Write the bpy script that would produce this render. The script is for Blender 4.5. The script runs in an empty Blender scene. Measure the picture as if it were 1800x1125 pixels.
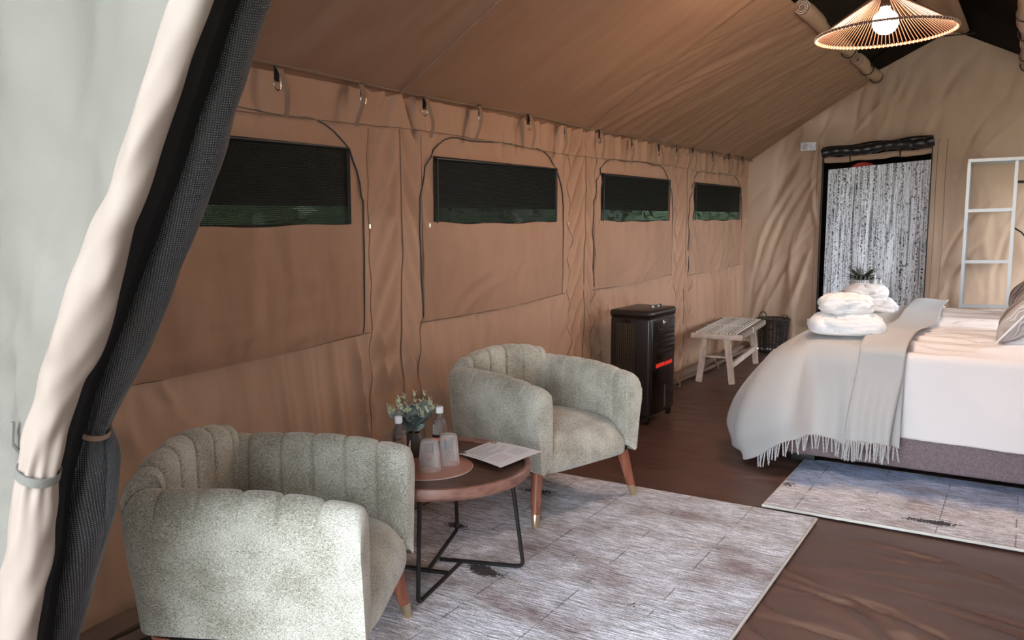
import bpy, bmesh, math, random
import numpy as np
from mathutils import Vector, Matrix
random.seed(7)
PI = math.pi
sc = bpy.context.scene
COL = sc.collection

# ---------------------------------------------------------------- camera
PITCH = math.radians(6.937); YAW = math.radians(31.196)
CX = 2.6706; CH = 1.45
cam_d = bpy.data.cameras.new('camera'); cam_d.sensor_width = 36; cam_d.lens = 30.0
cam_d.clip_start = 0.02
cam = bpy.data.objects.new('camera', cam_d); COL.objects.link(cam)
F = Vector((-math.sin(YAW)*math.cos(PITCH), math.cos(YAW)*math.cos(PITCH), -math.sin(PITCH)))
Rv = Vector((math.cos(YAW), math.sin(YAW), 0)); Uv = Rv.cross(F)
cam.matrix_world = Matrix(((Rv.x, Uv.x, -F.x, CX), (Rv.y, Uv.y, -F.y, 0), (Rv.z, Uv.z, -F.z, CH), (0, 0, 0, 1)))
sc.camera = cam
# ---------------------------------------------------------------- world, exposure
w = bpy.data.worlds.new('world'); sc.world = w; w.use_nodes = True
bg = w.node_tree.nodes['Background']
bg.inputs[0].default_value = (0.79, 0.895, 1.0, 1); bg.inputs[1].default_value = 7.2
sc.view_settings.view_transform = 'Standard'; sc.view_settings.look = 'None'
sc.view_settings.gamma = 1; sc.view_settings.use_curve_mapping = False
sc.view_settings.exposure = 1.38

# ---------------------------------------------------------------- materials
def mat(name, col, rough=0.7, metal=0.0, spec=0.5, trans=0.0, sheen=0.0, col2=None, nscale=5.0, ndetail=4.0,
        stretch=(1, 1, 1), lo=0.35, hi=0.65, bump=0.0, bscale=20.0, bstretch=(1, 1, 1), bdist=0.01, transl=0.0,
        weave=0.0, wscale=900.0, bdet=6.0, transmission=0.0, ior=1.45, emit=None, estr=0.0, alpha=1.0):
    m = bpy.data.materials.new(name); m.use_nodes = True
    nt = m.node_tree; N = nt.nodes; L = nt.links
    p = N['Principled BSDF']
    p.inputs['Roughness'].default_value = rough; p.inputs['Metallic'].default_value = metal
    p.inputs['Specular IOR Level'].default_value = spec
    p.inputs['Transmission Weight'].default_value = transmission; p.inputs['IOR'].default_value = ior
    p.inputs['Sheen Weight'].default_value = sheen
    c = (*col, 1)
    p.inputs['Base Color'].default_value = c
    tc = N.new('ShaderNodeTexCoord')
    def mapped(st):
        mp = N.new('ShaderNodeMapping'); mp.inputs['Scale'].default_value = st
        L.new(tc.outputs['Object'], mp.inputs['Vector']); return mp.outputs[0]
    colout = None
    if col2:
        n = N.new('ShaderNodeTexNoise'); n.inputs['Scale'].default_value = nscale; n.inputs['Detail'].default_value = ndetail
        L.new(mapped(stretch), n.inputs['Vector'])
        r = N.new('ShaderNodeValToRGB'); r.color_ramp.elements[0].position = lo; r.color_ramp.elements[1].position = hi
        r.color_ramp.elements[0].color = c; r.color_ramp.elements[1].color = (*col2, 1)
        L.new(n.outputs['Fac'], r.inputs[0]); L.new(r.outputs[0], p.inputs['Base Color']); colout = r.outputs[0]
    hs = []
    if bump:
        n = N.new('ShaderNodeTexNoise'); n.inputs['Scale'].default_value = bscale; n.inputs['Detail'].default_value = bdet
        L.new(mapped(bstretch), n.inputs['Vector']); hs.append((n.outputs['Fac'], bump, bdist))
    if weave:
        wv = N.new('ShaderNodeTexNoise'); wv.inputs['Scale'].default_value = wscale; wv.inputs['Detail'].default_value = 1
        L.new(tc.outputs['Object'], wv.inputs['Vector']); hs.append((wv.outputs['Fac'], weave, 0.001))
    prev = None
    for h, s, d in hs:
        b = N.new('ShaderNodeBump'); b.inputs['Strength'].default_value = s; b.inputs['Distance'].default_value = d
        L.new(h, b.inputs['Height'])
        if prev: L.new(prev, b.inputs['Normal'])
        prev = b.outputs[0]
    if prev: L.new(prev, p.inputs['Normal'])
    if emit:
        p.inputs['Emission Color'].default_value = (*emit, 1); p.inputs['Emission Strength'].default_value = estr
    out = N['Material Output']
    last = p.outputs[0]
    if transl:
        t = N.new('ShaderNodeBsdfTranslucent'); t.inputs[0].default_value = c
        if colout: L.new(colout, t.inputs[0])
        mx = N.new('ShaderNodeMixShader'); mx.inputs[0].default_value = transl
        L.new(last, mx.inputs[1]); L.new(t.outputs[0], mx.inputs[2]); last = mx.outputs[0]
    if alpha < 1:
        t = N.new('ShaderNodeBsdfTransparent')
        mx = N.new('ShaderNodeMixShader'); mx.inputs[0].default_value = 1-alpha
        L.new(last, mx.inputs[1]); L.new(t.outputs[0], mx.inputs[2]); last = mx.outputs[0]
    L.new(last, out.inputs[0])
    return m

CANV = (0.385, 0.222, 0.144)
M = {}
M['canvas'] = mat('tan_canvas', CANV, 0.75, spec=0.25, col2=(0.355, 0.204, 0.132), nscale=1.5, transl=0.03,
                  bump=1.0, bscale=3.0, bstretch=(1, 1.6, 0.7), bdist=0.06, bdet=1.6, weave=0.1, wscale=500)
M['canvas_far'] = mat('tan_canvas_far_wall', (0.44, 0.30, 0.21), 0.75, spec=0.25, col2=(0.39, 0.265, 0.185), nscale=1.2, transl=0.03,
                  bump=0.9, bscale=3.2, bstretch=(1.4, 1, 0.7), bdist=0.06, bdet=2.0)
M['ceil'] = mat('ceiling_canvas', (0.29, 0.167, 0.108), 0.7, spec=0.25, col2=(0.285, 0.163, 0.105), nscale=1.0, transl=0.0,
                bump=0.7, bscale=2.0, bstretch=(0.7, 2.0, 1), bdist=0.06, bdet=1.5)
M['canvas_out'] = mat('pale_outer_canvas', (0.158, 0.143, 0.122), 0.7, spec=0.2, col2=(0.142, 0.129, 0.110), nscale=3,
                      bump=1.0, bscale=4.5, bdist=0.05, weave=0.1, bdet=1.5)
M['canvas_roll'] = mat('beige_rolled_canvas', (0.27, 0.212, 0.178), 0.6, spec=0.3, col2=(0.25, 0.197, 0.165), nscale=4, bump=0.9, bscale=8, bstretch=(1, 1, 0.6), bdist=0.04, bdet=1.5)
M['seam'] = mat('canvas_seam', (0.20, 0.125, 0.085), 0.8)
M['hem'] = mat('canvas_hem', (0.36, 0.23, 0.16), 0.75)
M['strap'] = mat('brown_webbing', (0.22, 0.145, 0.10), 0.8)
M['grey_strap'] = mat('grey_webbing', (0.13, 0.12, 0.105), 0.7, bump=0.5, bscale=300, bdist=0.001)
M['black'] = mat('black_webbing', (0.012, 0.010, 0.010), 0.6)
M['black_cloth'] = mat('black_mesh_sheet', (0.012, 0.012, 0.012), 0.85, spec=0.1)
M['zip'] = mat('black_zipper', (0.018, 0.016, 0.015), 0.5)
M['dark_roof'] = mat('dark_outer_roof', (0.022, 0.015, 0.011), 0.9, spec=0.1)
M['chrome'] = mat('steel_ring', (0.34, 0.31, 0.28), 0.35, metal=1)
M['brass'] = mat('brushed_brass', (0.75, 0.62, 0.42), 0.3, metal=1)
M['legwood'] = mat('reddish_leg_wood', (0.22, 0.065, 0.035), 0.4, col2=(0.36, 0.13, 0.075), nscale=9, stretch=(6, 6, 0.6), lo=0.3, hi=0.7)
M['walnut'] = mat('dark_walnut', (0.10, 0.045, 0.032), 0.38, col2=(0.055, 0.028, 0.022), nscale=6, stretch=(1, 8, 1), bump=0.15, bscale=30, bstretch=(1, 8, 1), bdist=0.002)
M['walnut_rim'] = mat('walnut_rim', (0.30, 0.145, 0.105), 0.4, col2=(0.17, 0.075, 0.055), nscale=7, stretch=(2, 2, 5))
M['iron'] = mat('black_iron', (0.016, 0.013, 0.012), 0.45, metal=0.3)
M['rose'] = mat('rose_placemat', (0.40, 0.185, 0.135), 0.35, spec=0.6)
M['white_edge'] = mat('pale_edge', (0.75, 0.62, 0.55), 0.5)
M['cooler'] = mat('black_plastic', (0.020, 0.014, 0.012), 0.32, spec=0.5)
M['cooler2'] = mat('glossy_black_plastic', (0.008, 0.006, 0.006), 0.15, spec=0.6)
M['red'] = mat('red_stripe', (0.62, 0.03, 0.015), 0.4, emit=(1, 0.04, 0.02), estr=0.12)  # faint glow put into the stripe colour, though it is no lamp
M['white'] = mat('white_plastic', (0.8, 0.8, 0.8), 0.5)
M['grill'] = mat('cooling_pad', (0.33, 0.20, 0.10), 0.8)
M['palewood'] = mat('pale_bench_wood', (0.62, 0.49, 0.40), 0.55, col2=(0.47, 0.35, 0.28), nscale=12, stretch=(2, 2, 0.7), lo=0.4, hi=0.7)
M['cord'] = mat('woven_cord', (0.20, 0.15, 0.115), 0.8)
M['cord_pale'] = mat('pale_woven_cord', (0.62, 0.56, 0.48), 0.8)
M['wicker'] = mat('dark_wicker', (0.022, 0.015, 0.013), 0.5)
M['metal'] = mat('galvanised_metal', (0.34, 0.325, 0.315), 0.4, metal=0.6)
M['duvet'] = mat('white_duvet_cotton', (0.82, 0.755, 0.735), 0.75, spec=0.2, sheen=0.1, bump=0.15, bscale=6, bdist=0.02)
M['throw'] = mat('pale_grey_wool', (0.50, 0.475, 0.455), 0.85, spec=0.15, sheen=0.2, weave=0.25, wscale=500, bump=0.15, bscale=8, bdist=0.01)
M['bedbase'] = mat('mauve_bed_fabric', (0.26, 0.19, 0.195), 0.85, spec=0.2, weave=0.8, wscale=160, col2=(0.20, 0.145, 0.15), nscale=160, ndetail=0, lo=0.45, hi=0.55)
M['robe'] = mat('white_towelling', (0.87, 0.86, 0.86), 0.9, spec=0.1, sheen=0.3, bump=0.6, bscale=60, bdist=0.008)
M['crease'] = mat('grey_crease_cord', (0.35, 0.33, 0.34), 0.9)
M['leafg'] = mat('grey_green_leaf', (0.27, 0.34, 0.35), 0.55, col2=(0.40, 0.47, 0.42), nscale=9)
M['leafp'] = mat('pale_green_leaf', (0.52, 0.60, 0.42), 0.55, col2=(0.66, 0.70, 0.50), nscale=20)
M['stemg'] = mat('green_stem', (0.20, 0.24, 0.14), 0.6)
M['fern'] = mat('dark_fern_leaf', (0.06, 0.075, 0.035), 0.6)
M['vase'] = mat('dark_brown_vase', (0.06, 0.045, 0.035), 0.5)
M['water'] = mat('clear_bottle_plastic', (0.86, 0.87, 0.88), 0.08, transmission=0.95, ior=1.25)
M['glass'] = mat('ribbed_clear_glass', (0.95, 0.93, 0.92), 0.12, spec=0.9, alpha=0.13)
M['label'] = mat('dark_blue_label', (0.02, 0.025, 0.05), 0.4)
M['orange'] = mat('orange_label_print', (0.6, 0.2, 0.08), 0.4)
M['paper'] = mat('white_paper', (0.80, 0.80, 0.84), 0.6)
M['ink'] = mat('grey_print', (0.33, 0.33, 0.38), 0.8)
M['inkpink'] = mat('pink_print', (0.62, 0.45, 0.45), 0.8)
M['inkdark'] = mat('dark_print', (0.13, 0.08, 0.07), 0.8)
M['pot'] = mat('white_patterned_pot', (0.66, 0.64, 0.62), 0.6)
M['tag'] = mat('silver_tag', (0.72, 0.70, 0.70), 0.35, metal=0.3, col2=(0.5, 0.48, 0.5), nscale=40)
M['lampwire'] = mat('brown_paper_cord', (0.13, 0.062, 0.038), 0.6)
M['bulb'] = mat('lit_bulb', (1, 0.9, 0.75), 0.4, emit=(1, 0.83, 0.66), estr=22)
M['binding'] = mat('cream_rug_binding', (0.70, 0.67, 0.62), 0.8, bump=0.6, bscale=150, bdist=0.004)
M['floor'] = mat('brown_groundsheet', (0.125, 0.066, 0.052), 0.42, spec=0.45, col2=(0.10, 0.052, 0.042), nscale=1.2,
                 stretch=(1, 1, 1), bump=0.45, bscale=2.4, bstretch=(0.8, 2.6, 1), bdist=0.05, bdet=1.0)
M['ground'] = mat('outside_ground', (0.24, 0.22, 0.16), 0.9, col2=(0.14, 0.18, 0.09), nscale=2)
M['hedge'] = mat('hedge_leaf', (0.030, 0.060, 0.016), 0.7)
M['reddish'] = mat('red_cloth', (0.45, 0.05, 0.035), 0.8)

def glass_mat():
    m = mat('ribbed_tumbler_glass', (0.90, 0.88, 0.87), 0.12, spec=1.0)
    nt = m.node_tree; N = nt.nodes; L = nt.links
    lw = N.new('ShaderNodeLayerWeight'); lw.inputs['Blend'].default_value = 0.30
    k = N.new('ShaderNodeMath'); k.operation = 'MULTIPLY_ADD'; k.inputs[1].default_value = 0.60; k.inputs[2].default_value = 0.09
    L.new(lw.outputs['Facing'], k.inputs[0])
    t = N.new('ShaderNodeBsdfTransparent'); mx = N.new('ShaderNodeMixShader')
    L.new(k.outputs[0], mx.inputs[0]); L.new(t.outputs[0], mx.inputs[1]); L.new(N['Principled BSDF'].outputs[0], mx.inputs[2])
    L.new(mx.outputs[0], N['Material Output'].inputs[0]); return m
M['glass'] = glass_mat()

def fabric_mat():
    m = mat('grey_green_chenille', (0.30, 0.285, 0.235), 0.8, spec=0.15, sheen=0.45)
    nt = m.node_tree; N = nt.nodes; L = nt.links; p = N['Principled BSDF']
    tc = N.new('ShaderNodeTexCoord')
    def noise(scale, st, det=3):
        mp = N.new('ShaderNodeMapping'); mp.inputs['Scale'].default_value = st
        L.new(tc.outputs['Object'], mp.inputs[0])
        n = N.new('ShaderNodeTexNoise'); n.inputs['Scale'].default_value = scale; n.inputs['Detail'].default_value = det
        L.new(mp.outputs[0], n.inputs['Vector']); return n.outputs['Fac']
    a = noise(150, (1, 1, 6)); b = noise(170, (5, 5, 1)); c = noise(7, (1, 1, 1), 5)
    def math_(op, x, y):
        k = N.new('ShaderNodeMath'); k.operation = op
        for i, v in enumerate((x, y)):
            if isinstance(v, (int, float)): k.inputs[i].default_value = v
            else: L.new(v, k.inputs[i])
        return k.outputs[0]
    s = math_('ADD', math_('MULTIPLY', a, 0.40), math_('ADD', math_('MULTIPLY', b, 0.40), math_('MULTIPLY', c, 0.20)))
    r = N.new('ShaderNodeValToRGB'); e = r.color_ramp.elements
    e[0].position = 0.415; e[0].color = (0.17, 0.145, 0.105, 1); e[1].position = 0.575; e[1].color = (0.70, 0.685, 0.60, 1)
    k = e.new(0.5); k.color = (0.42, 0.395, 0.32, 1)
    L.new(s, r.inputs[0]); L.new(r.outputs[0], p.inputs['Base Color'])
    bp = N.new('ShaderNodeBump'); bp.inputs['Strength'].default_value = 0.4; bp.inputs['Distance'].default_value = 0.002
    L.new(s, bp.inputs['Height']); L.new(bp.outputs[0], p.inputs['Normal'])
    return m
M['fabric'] = fabric_mat()

def mesh_roll_mat():
    # woven shade mesh: diagonal light threads on black, from generated UV coordinates
    m = mat('black_woven_mesh', (0.02, 0.022, 0.025), 0.38, spec=0.6)
    nt = m.node_tree; N = nt.nodes; L = nt.links; p = N['Principled BSDF']
    uv = N.new('ShaderNodeUVMap')
    fac = []
    for rot, sc_, dist in ((0.15, 1.0, 0.6), (1.75, 1.0, 0.6)):
        mp = N.new('ShaderNodeMapping'); mp.inputs['Rotation'].default_value = (0, 0, rot)
        L.new(uv.outputs[0], mp.inputs[0])
        wv = N.new('ShaderNodeTexWave'); wv.inputs['Scale'].default_value = 78 * sc_
        wv.inputs['Distortion'].default_value = dist; wv.inputs['Detail'].default_value = 1; wv.inputs['Detail Scale'].default_value = 0.3
        L.new(mp.outputs[0], wv.inputs['Vector']); fac.append(wv.outputs['Fac'])
    k = N.new('ShaderNodeMath'); k.operation = 'MULTIPLY'; L.new(fac[0], k.inputs[0]); L.new(fac[1], k.inputs[1])
    r = N.new('ShaderNodeValToRGB'); e = r.color_ramp.elements
    e[0].position = 0.30; e[0].color = (0.010, 0.010, 0.012, 1); e[1].position = 0.85; e[1].color = (0.15, 0.165, 0.18, 1)
    L.new(k.outputs[0], r.inputs[0]); L.new(r.outputs[0], p.inputs['Base Color'])
    bp = N.new('ShaderNodeBump'); bp.inputs['Strength'].default_value = 0.6; bp.inputs['Distance'].default_value = 0.002
    L.new(k.outputs[0], bp.inputs['Height']); L.new(bp.outputs[0], p.inputs['Normal'])
    return m
M['meshroll'] = mesh_roll_mat()

def pane_mat():
    m = mat('dark_window_mesh', (0.006, 0.007, 0.005), 0.6, spec=0.12)
    nt = m.node_tree; N = nt.nodes; L = nt.links; p = N['Principled BSDF']; out = N['Material Output']
    tc = N.new('ShaderNodeTexCoord')
    mp = N.new('ShaderNodeMapping'); mp.inputs['Scale'].default_value = (1, 1, 1); L.new(tc.outputs['Object'], mp.inputs[0])
    fs = []
    for d in ('Y', 'Z'):
        wv = N.new('ShaderNodeTexWave'); wv.bands_direction = d; wv.inputs['Scale'].default_value = 40
        L.new(mp.outputs[0], wv.inputs['Vector']); fs.append(wv.outputs['Fac'])
    k = N.new('ShaderNodeMath'); k.operation = 'MULTIPLY'; L.new(fs[0], k.inputs[0]); L.new(fs[1], k.inputs[1])
    k2 = N.new('ShaderNodeMath'); k2.operation = 'MULTIPLY'; k2.inputs[1].default_value = 0.95; L.new(k.outputs[0], k2.inputs[0])
    t = N.new('ShaderNodeBsdfTransparent'); mx = N.new('ShaderNodeMixShader')
    L.new(k2.outputs[0], mx.inputs[0]); L.new(p.outputs[0], mx.inputs[1]); L.new(t.outputs[0], mx.inputs[2]); L.new(mx.outputs[0], out.inputs[0])
    return m
M['pane'] = pane_mat()

def birch_mat():
    m = mat('birch_print_curtain', (0.6, 0.6, 0.62), 0.8)
    nt = m.node_tree; N = nt.nodes; L = nt.links; p = N['Principled BSDF']
    tc = N.new('ShaderNodeTexCoord')
    def tex(kind, scale, st, **kw):
        mp = N.new('ShaderNodeMapping'); mp.inputs['Scale'].default_value = st; L.new(tc.outputs['Object'], mp.inputs[0])
        n = N.new(kind); n.inputs['Scale'].default_value = scale
        for a, b in kw.items(): n.inputs[a].default_value = b
        L.new(mp.outputs[0], n.inputs['Vector']); return n.outputs['Fac']
    def ramp(f, stops):
        r = N.new('ShaderNodeValToRGB'); e = r.color_ramp.elements
        e[0].position, e[0].color = stops[0][0], (*[stops[0][1]]*3, 1); e[1].position, e[1].color = stops[-1][0], (*[stops[-1][1]]*3, 1)
        for q, v in stops[1:-1]: k = e.new(q); k.color = (v, v, v, 1)
        L.new(f, r.inputs[0]); return r.outputs[0]
    trunks = ramp(tex('ShaderNodeTexNoise', 26, (1, 1, 0.035), Detail=2), [(0.36, 0.35), (0.43, 0.95), (0.50, 1.0), (0.53, 0.42), (0.56, 1.0), (0.64, 0.9), (0.67, 0.5), (0.70, 1.0)])
    marks = ramp(tex('ShaderNodeTexNoise', 55, (1, 1, 0.55), Detail=3), [(0.34, 0.2), (0.385, 1.0), (1, 1.0)])
    marks2 = ramp(tex('ShaderNodeTexNoise', 110, (1, 1, 0.35), Detail=2), [(0.34, 0.5), (0.42, 1.0), (1, 1.0)])
    band_ = ramp(tex('ShaderNodeTexNoise', 30, (1, 1, 0.01), Detail=1), [(0.44, 0.0), (0.49, 1.0), (0.52, 1.0), (0.57, 0.0)])
    knots = ramp(tex('ShaderNodeTexNoise', 62, (1.3, 1.3, 0.9), Detail=2), [(0.46, 0.10), (0.52, 1.0), (1, 1.0)])
    mb_ = N.new('ShaderNodeMix'); mb_.data_type = 'RGBA'; mb_.blend_type = 'MULTIPLY'
    L.new(band_, mb_.inputs[0]); L.new(marks, mb_.inputs[6]); L.new(knots, mb_.inputs[7]); marks = mb_.outputs[2]
    mu = N.new('ShaderNodeMix'); mu.data_type = 'RGBA'; mu.blend_type = 'MULTIPLY'; mu.inputs[0].default_value = 1
    L.new(trunks, mu.inputs[6]); L.new(marks, mu.inputs[7])
    mu2 = N.new('ShaderNodeMix'); mu2.data_type = 'RGBA'; mu2.blend_type = 'MULTIPLY'; mu2.inputs[0].default_value = 1
    L.new(mu.outputs[2], mu2.inputs[6]); L.new(marks2, mu2.inputs[7])
    mu3 = N.new('ShaderNodeMix'); mu3.data_type = 'RGBA'; mu3.blend_type = 'MULTIPLY'; mu3.inputs[0].default_value = 1
    L.new(mu2.outputs[2], mu3.inputs[6]); mu3.inputs[7].default_value = (0.80, 0.81, 0.84, 1)
    L.new(mu3.outputs[2], p.inputs['Base Color'])
    return m
M['birch'] = birch_mat()

def rug_mat(name, tint, dark, seed, bluey=None):
    m = mat(name, (0.5, 0.5, 0.5), 0.95, spec=0.1, sheen=0.15)
    nt = m.node_tree; N = nt.nodes; L = nt.links; p = N['Principled BSDF']
    tc = N.new('ShaderNodeTexCoord')
    def vec(st, off=(0, 0, 0)):
        mp = N.new('ShaderNodeMapping'); mp.inputs['Scale'].default_value = st; mp.inputs['Location'].default_value = off
        L.new(tc.outputs['Object'], mp.inputs[0]); return mp.outputs[0]
    def noise(scale, st, det=4, off=(0, 0, 0)):
        n = N.new('ShaderNodeTexNoise'); n.inputs['Scale'].default_value = scale; n.inputs['Detail'].default_value = det
        L.new(vec(st, off), n.inputs['Vector']); return n.outputs['Fac']
    def ramp(f, stops):
        r = N.new('ShaderNodeValToRGB'); e = r.color_ramp.elements
        e[0].position, e[0].color = stops[0][0], (*stops[0][1], 1); e[1].position, e[1].color = stops[-1][0], (*stops[-1][1], 1)
        for q, v in stops[1:-1]: k = e.new(q); k.color = (*v, 1)
        L.new(f, r.inputs[0]); return r.outputs[0]
    def mix(mode, f, a, b):
        x = N.new('ShaderNodeMix'); x.data_type = 'RGBA'; x.blend_type = mode
        if isinstance(f, (int, float)): x.inputs[0].default_value = f
        else: L.new(f, x.inputs[0])
        for i, v in ((6, a), (7, b)):
            if isinstance(v, tuple): x.inputs[i].default_value = (*v, 1)
            else: L.new(v, x.inputs[i])
        return x.outputs[2]
    A, B_, C_ = tint
    base = ramp(noise(2.6, (1, 1.6, 1), 6, (seed, 0, 0)), [(0.32, C_), (0.45, B_), (0.58, A), (0.72, B_)])
    # whole tiles of a slightly different dye
    br = N.new('ShaderNodeTexBrick'); br.offset = 0.0; br.offset_frequency = 2
    br.inputs['Scale'].default_value = 1; br.inputs['Brick Width'].default_value = 0.315; br.inputs['Row Height'].default_value = 0.52
    br.inputs['Mortar Size'].default_value = 0.0; br.inputs['Mortar Smooth'].default_value = 0.3
    br.inputs['Color1'].default_value = (1, 1, 1, 1); br.inputs['Color2'].default_value = (0.72, 0.70, 0.72, 1); br.inputs['Mortar'].default_value = (1, 1, 1, 1)
    wob = N.new('ShaderNodeTexNoise'); wob.inputs['Scale'].default_value = 60; wob.inputs['Detail'].default_value = 2; L.new(tc.outputs['Object'], wob.inputs[0])
    va = N.new('ShaderNodeVectorMath'); va.operation = 'MULTIPLY_ADD'; L.new(wob.outputs['Color'], va.inputs[0]); va.inputs[1].default_value = (0.012, 0.012, 0); L.new(tc.outputs['Object'], va.inputs[2])
    L.new(va.outputs[0], br.inputs['Vector'])
    base = mix('MULTIPLY', 0.8, base, br.outputs['Color'])
    if bluey:
        sx = N.new('ShaderNodeSeparateXYZ'); L.new(tc.outputs['Object'], sx.inputs[0])
        wobn = noise(3, (1, 1, 1), 5, (3, 2, 0))
        ad = N.new('ShaderNodeMath'); ad.operation = 'MULTIPLY_ADD'; L.new(wobn, ad.inputs[0]); ad.inputs[1].default_value = 0.5; L.new(sx.outputs[1], ad.inputs[2])
        f = ramp(ad.outputs[0], [(0.66, (0, 0, 0)), (0.80, (1, 1, 1)), (1.0, (1, 1, 1))])
        base = mix('MIX', f, base, mix('MULTIPLY', 1.0, base, bluey))
    # dark worn gaps between tiles, broken up
    brk = ramp(noise(7, (1, 1, 1), 3, (seed*2, 1, 0)), [(0.45, (0, 0, 0)), (0.55, (1, 1, 1))])
    def mth(op, x, y, z=None):
        k = N.new('ShaderNodeMath'); k.operation = op
        for q, v in enumerate((x, y) if z is None else (x, y, z)):
            if isinstance(v, (int, float)): k.inputs[q].default_value = v
            else: L.new(v, k.inputs[q])
        return k.outputs[0]
    sp_ = N.new('ShaderNodeSeparateXYZ'); L.new(va.outputs[0], sp_.inputs[0])
    def gl(axis, per, wd):
        return mth('LESS_THAN', mth('ABSOLUTE', mth('SUBTRACT', mth('FRACT', mth('DIVIDE', sp_.outputs[axis], per), 0), 0.5), 0), wd/per)
    brk2 = ramp(noise(4, (1, 1, 1), 3, (seed*5, 7, 0)), [(0.50, (0, 0, 0)), (0.58, (1, 1, 1))])
    line = mth('MAXIMUM', mth('MULTIPLY', gl(0, 0.315, 0.0032), brk), mth('MULTIPLY', gl(1, 0.52, 0.0028), brk2))
    line = mth('MULTIPLY', line, 0.6)
    base = mix('MIX', line, base, dark)
    # dark worn patches
    pn = noise(2.6, (1.0, 1.6, 1), 1, (seed*3.1, 4.2, 0))
    pf = noise(90, (1, 1, 1), 2)
    ad = N.new('ShaderNodeMath'); ad.operation = 'MULTIPLY_ADD'; L.new(pf, ad.inputs[0]); ad.inputs[1].default_value = 0.22; L.new(pn, ad.inputs[2])
    patch = ramp(ad.outputs[0], [(0.835, (0, 0, 0)), (0.85, (1, 1, 1))])
    base = mix('MIX', patch, base, dark)
    # speckled pile
    sp = ramp(noise(190, (0.8, 1.3, 1), 3), [(0.34, (0.62, 0.61, 0.63)), (0.62, (1.3, 1.3, 1.33))])
    base = mix('MULTIPLY', 0.75, base, sp)
    base = mix('MULTIPLY', 0.9, base, ramp(noise(24, (0.7, 4.2, 1), 5, (seed, 3, 0)), [(0.36, (0.66, 0.64, 0.65)), (0.5, (1.05, 1.05, 1.06)), (0.62, (1.38, 1.38, 1.42))]))
    L.new(base, p.inputs['Base Color'])
    h1 = noise(16, (1, 5.5, 1), 5); h2 = noise(180, (1, 1, 1), 3)
    b1 = N.new('ShaderNodeBump'); b1.inputs['Strength'].default_value = 0.9; b1.inputs['Distance'].default_value = 0.018; L.new(h1, b1.inputs['Height'])
    b2 = N.new('ShaderNodeBump'); b2.inputs['Strength'].default_value = 0.8; b2.inputs['Distance'].default_value = 0.006
    L.new(h2, b2.inputs['Height']); L.new(b1.outputs[0], b2.inputs['Normal']); L.new(b2.outputs[0], p.inputs['Normal'])
    return m
M['rug1'] = rug_mat('distressed_rug_pile', ((0.78, 0.78, 0.81), (0.60, 0.58, 0.58), (0.36, 0.28, 0.27)), (0.035, 0.024, 0.02), 1.7)
M['rug2'] = rug_mat('blue_grey_rug_pile', ((0.80, 0.80, 0.83), (0.68, 0.68, 0.71), (0.52, 0.46, 0.46)), (0.04, 0.035, 0.045), 5.3, bluey=(0.42, 0.54, 0.76))

def pillow_mat():
    m = mat('leaf_print_pillowcase', (0.4, 0.36, 0.34), 0.8)
    nt = m.node_tree; N = nt.nodes; L = nt.links; p = N['Principled BSDF']
    tc = N.new('ShaderNodeTexCoord')
    wv = N.new('ShaderNodeTexWave'); wv.inputs['Scale'].default_value = 2.4; wv.inputs['Distortion'].default_value = 7; wv.inputs['Detail'].default_value = 2.5
    wv.inputs['Detail Scale'].default_value = 1.2; L.new(tc.outputs['Object'], wv.inputs['Vector'])
    r = N.new('ShaderNodeValToRGB'); e = r.color_ramp.elements
    e[0].position = 0; e[0].color = (0.14, 0.11, 0.10, 1); e[1].position = 1; e[1].color = (0.60, 0.585, 0.585, 1)
    for q, c in ((0.3, (0.30, 0.255, 0.24)), (0.55, (0.42, 0.38, 0.36)), (0.75, (0.34, 0.31, 0.31)), (0.86, (0.66, 0.63, 0.62)), (0.9, (0.22, 0.19, 0.19))):
        k = e.new(q); k.color = (*c, 1)
    L.new(wv.outputs['Fac'], r.inputs[0]); L.new(r.outputs[0], p.inputs['Base Color'])
    return m
M['pillow'] = pillow_mat()

# ---------------------------------------------------------------- helpers
def link(name, me, m, parent=None):
    o = bpy.data.objects.new(name, me); COL.objects.link(o)
    if m is not None and not me.materials: me.materials.append(m)
    if parent is not None: o.parent = parent
    return o
def smooth(me, ang=35):
    me.shade_smooth()
    if ang < 180: me.set_sharp_from_angle(angle=math.radians(ang))
def tag(o, label=None, cat=None, group=None, kind=None):
    if label: o['label'] = label
    if cat: o['category'] = cat
    if group: o['group'] = group
    if kind: o['kind'] = kind
    return o
def empty(name, loc=(0, 0, 0), rz=0, **kw):
    o = bpy.data.objects.new(name, None); COL.objects.link(o); o.empty_display_size = 0.1
    o.location = loc; o.rotation_euler = (0, 0, rz); return tag(o, **kw)
def children(o): return [c for c in bpy.data.objects if c.parent == o]
def copy_tree(o, parent=None):
    c = o.copy(); COL.objects.link(c)
    if parent is not None: c.parent = parent
    for ch in children(o): copy_tree(ch, c)
    return c
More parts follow.
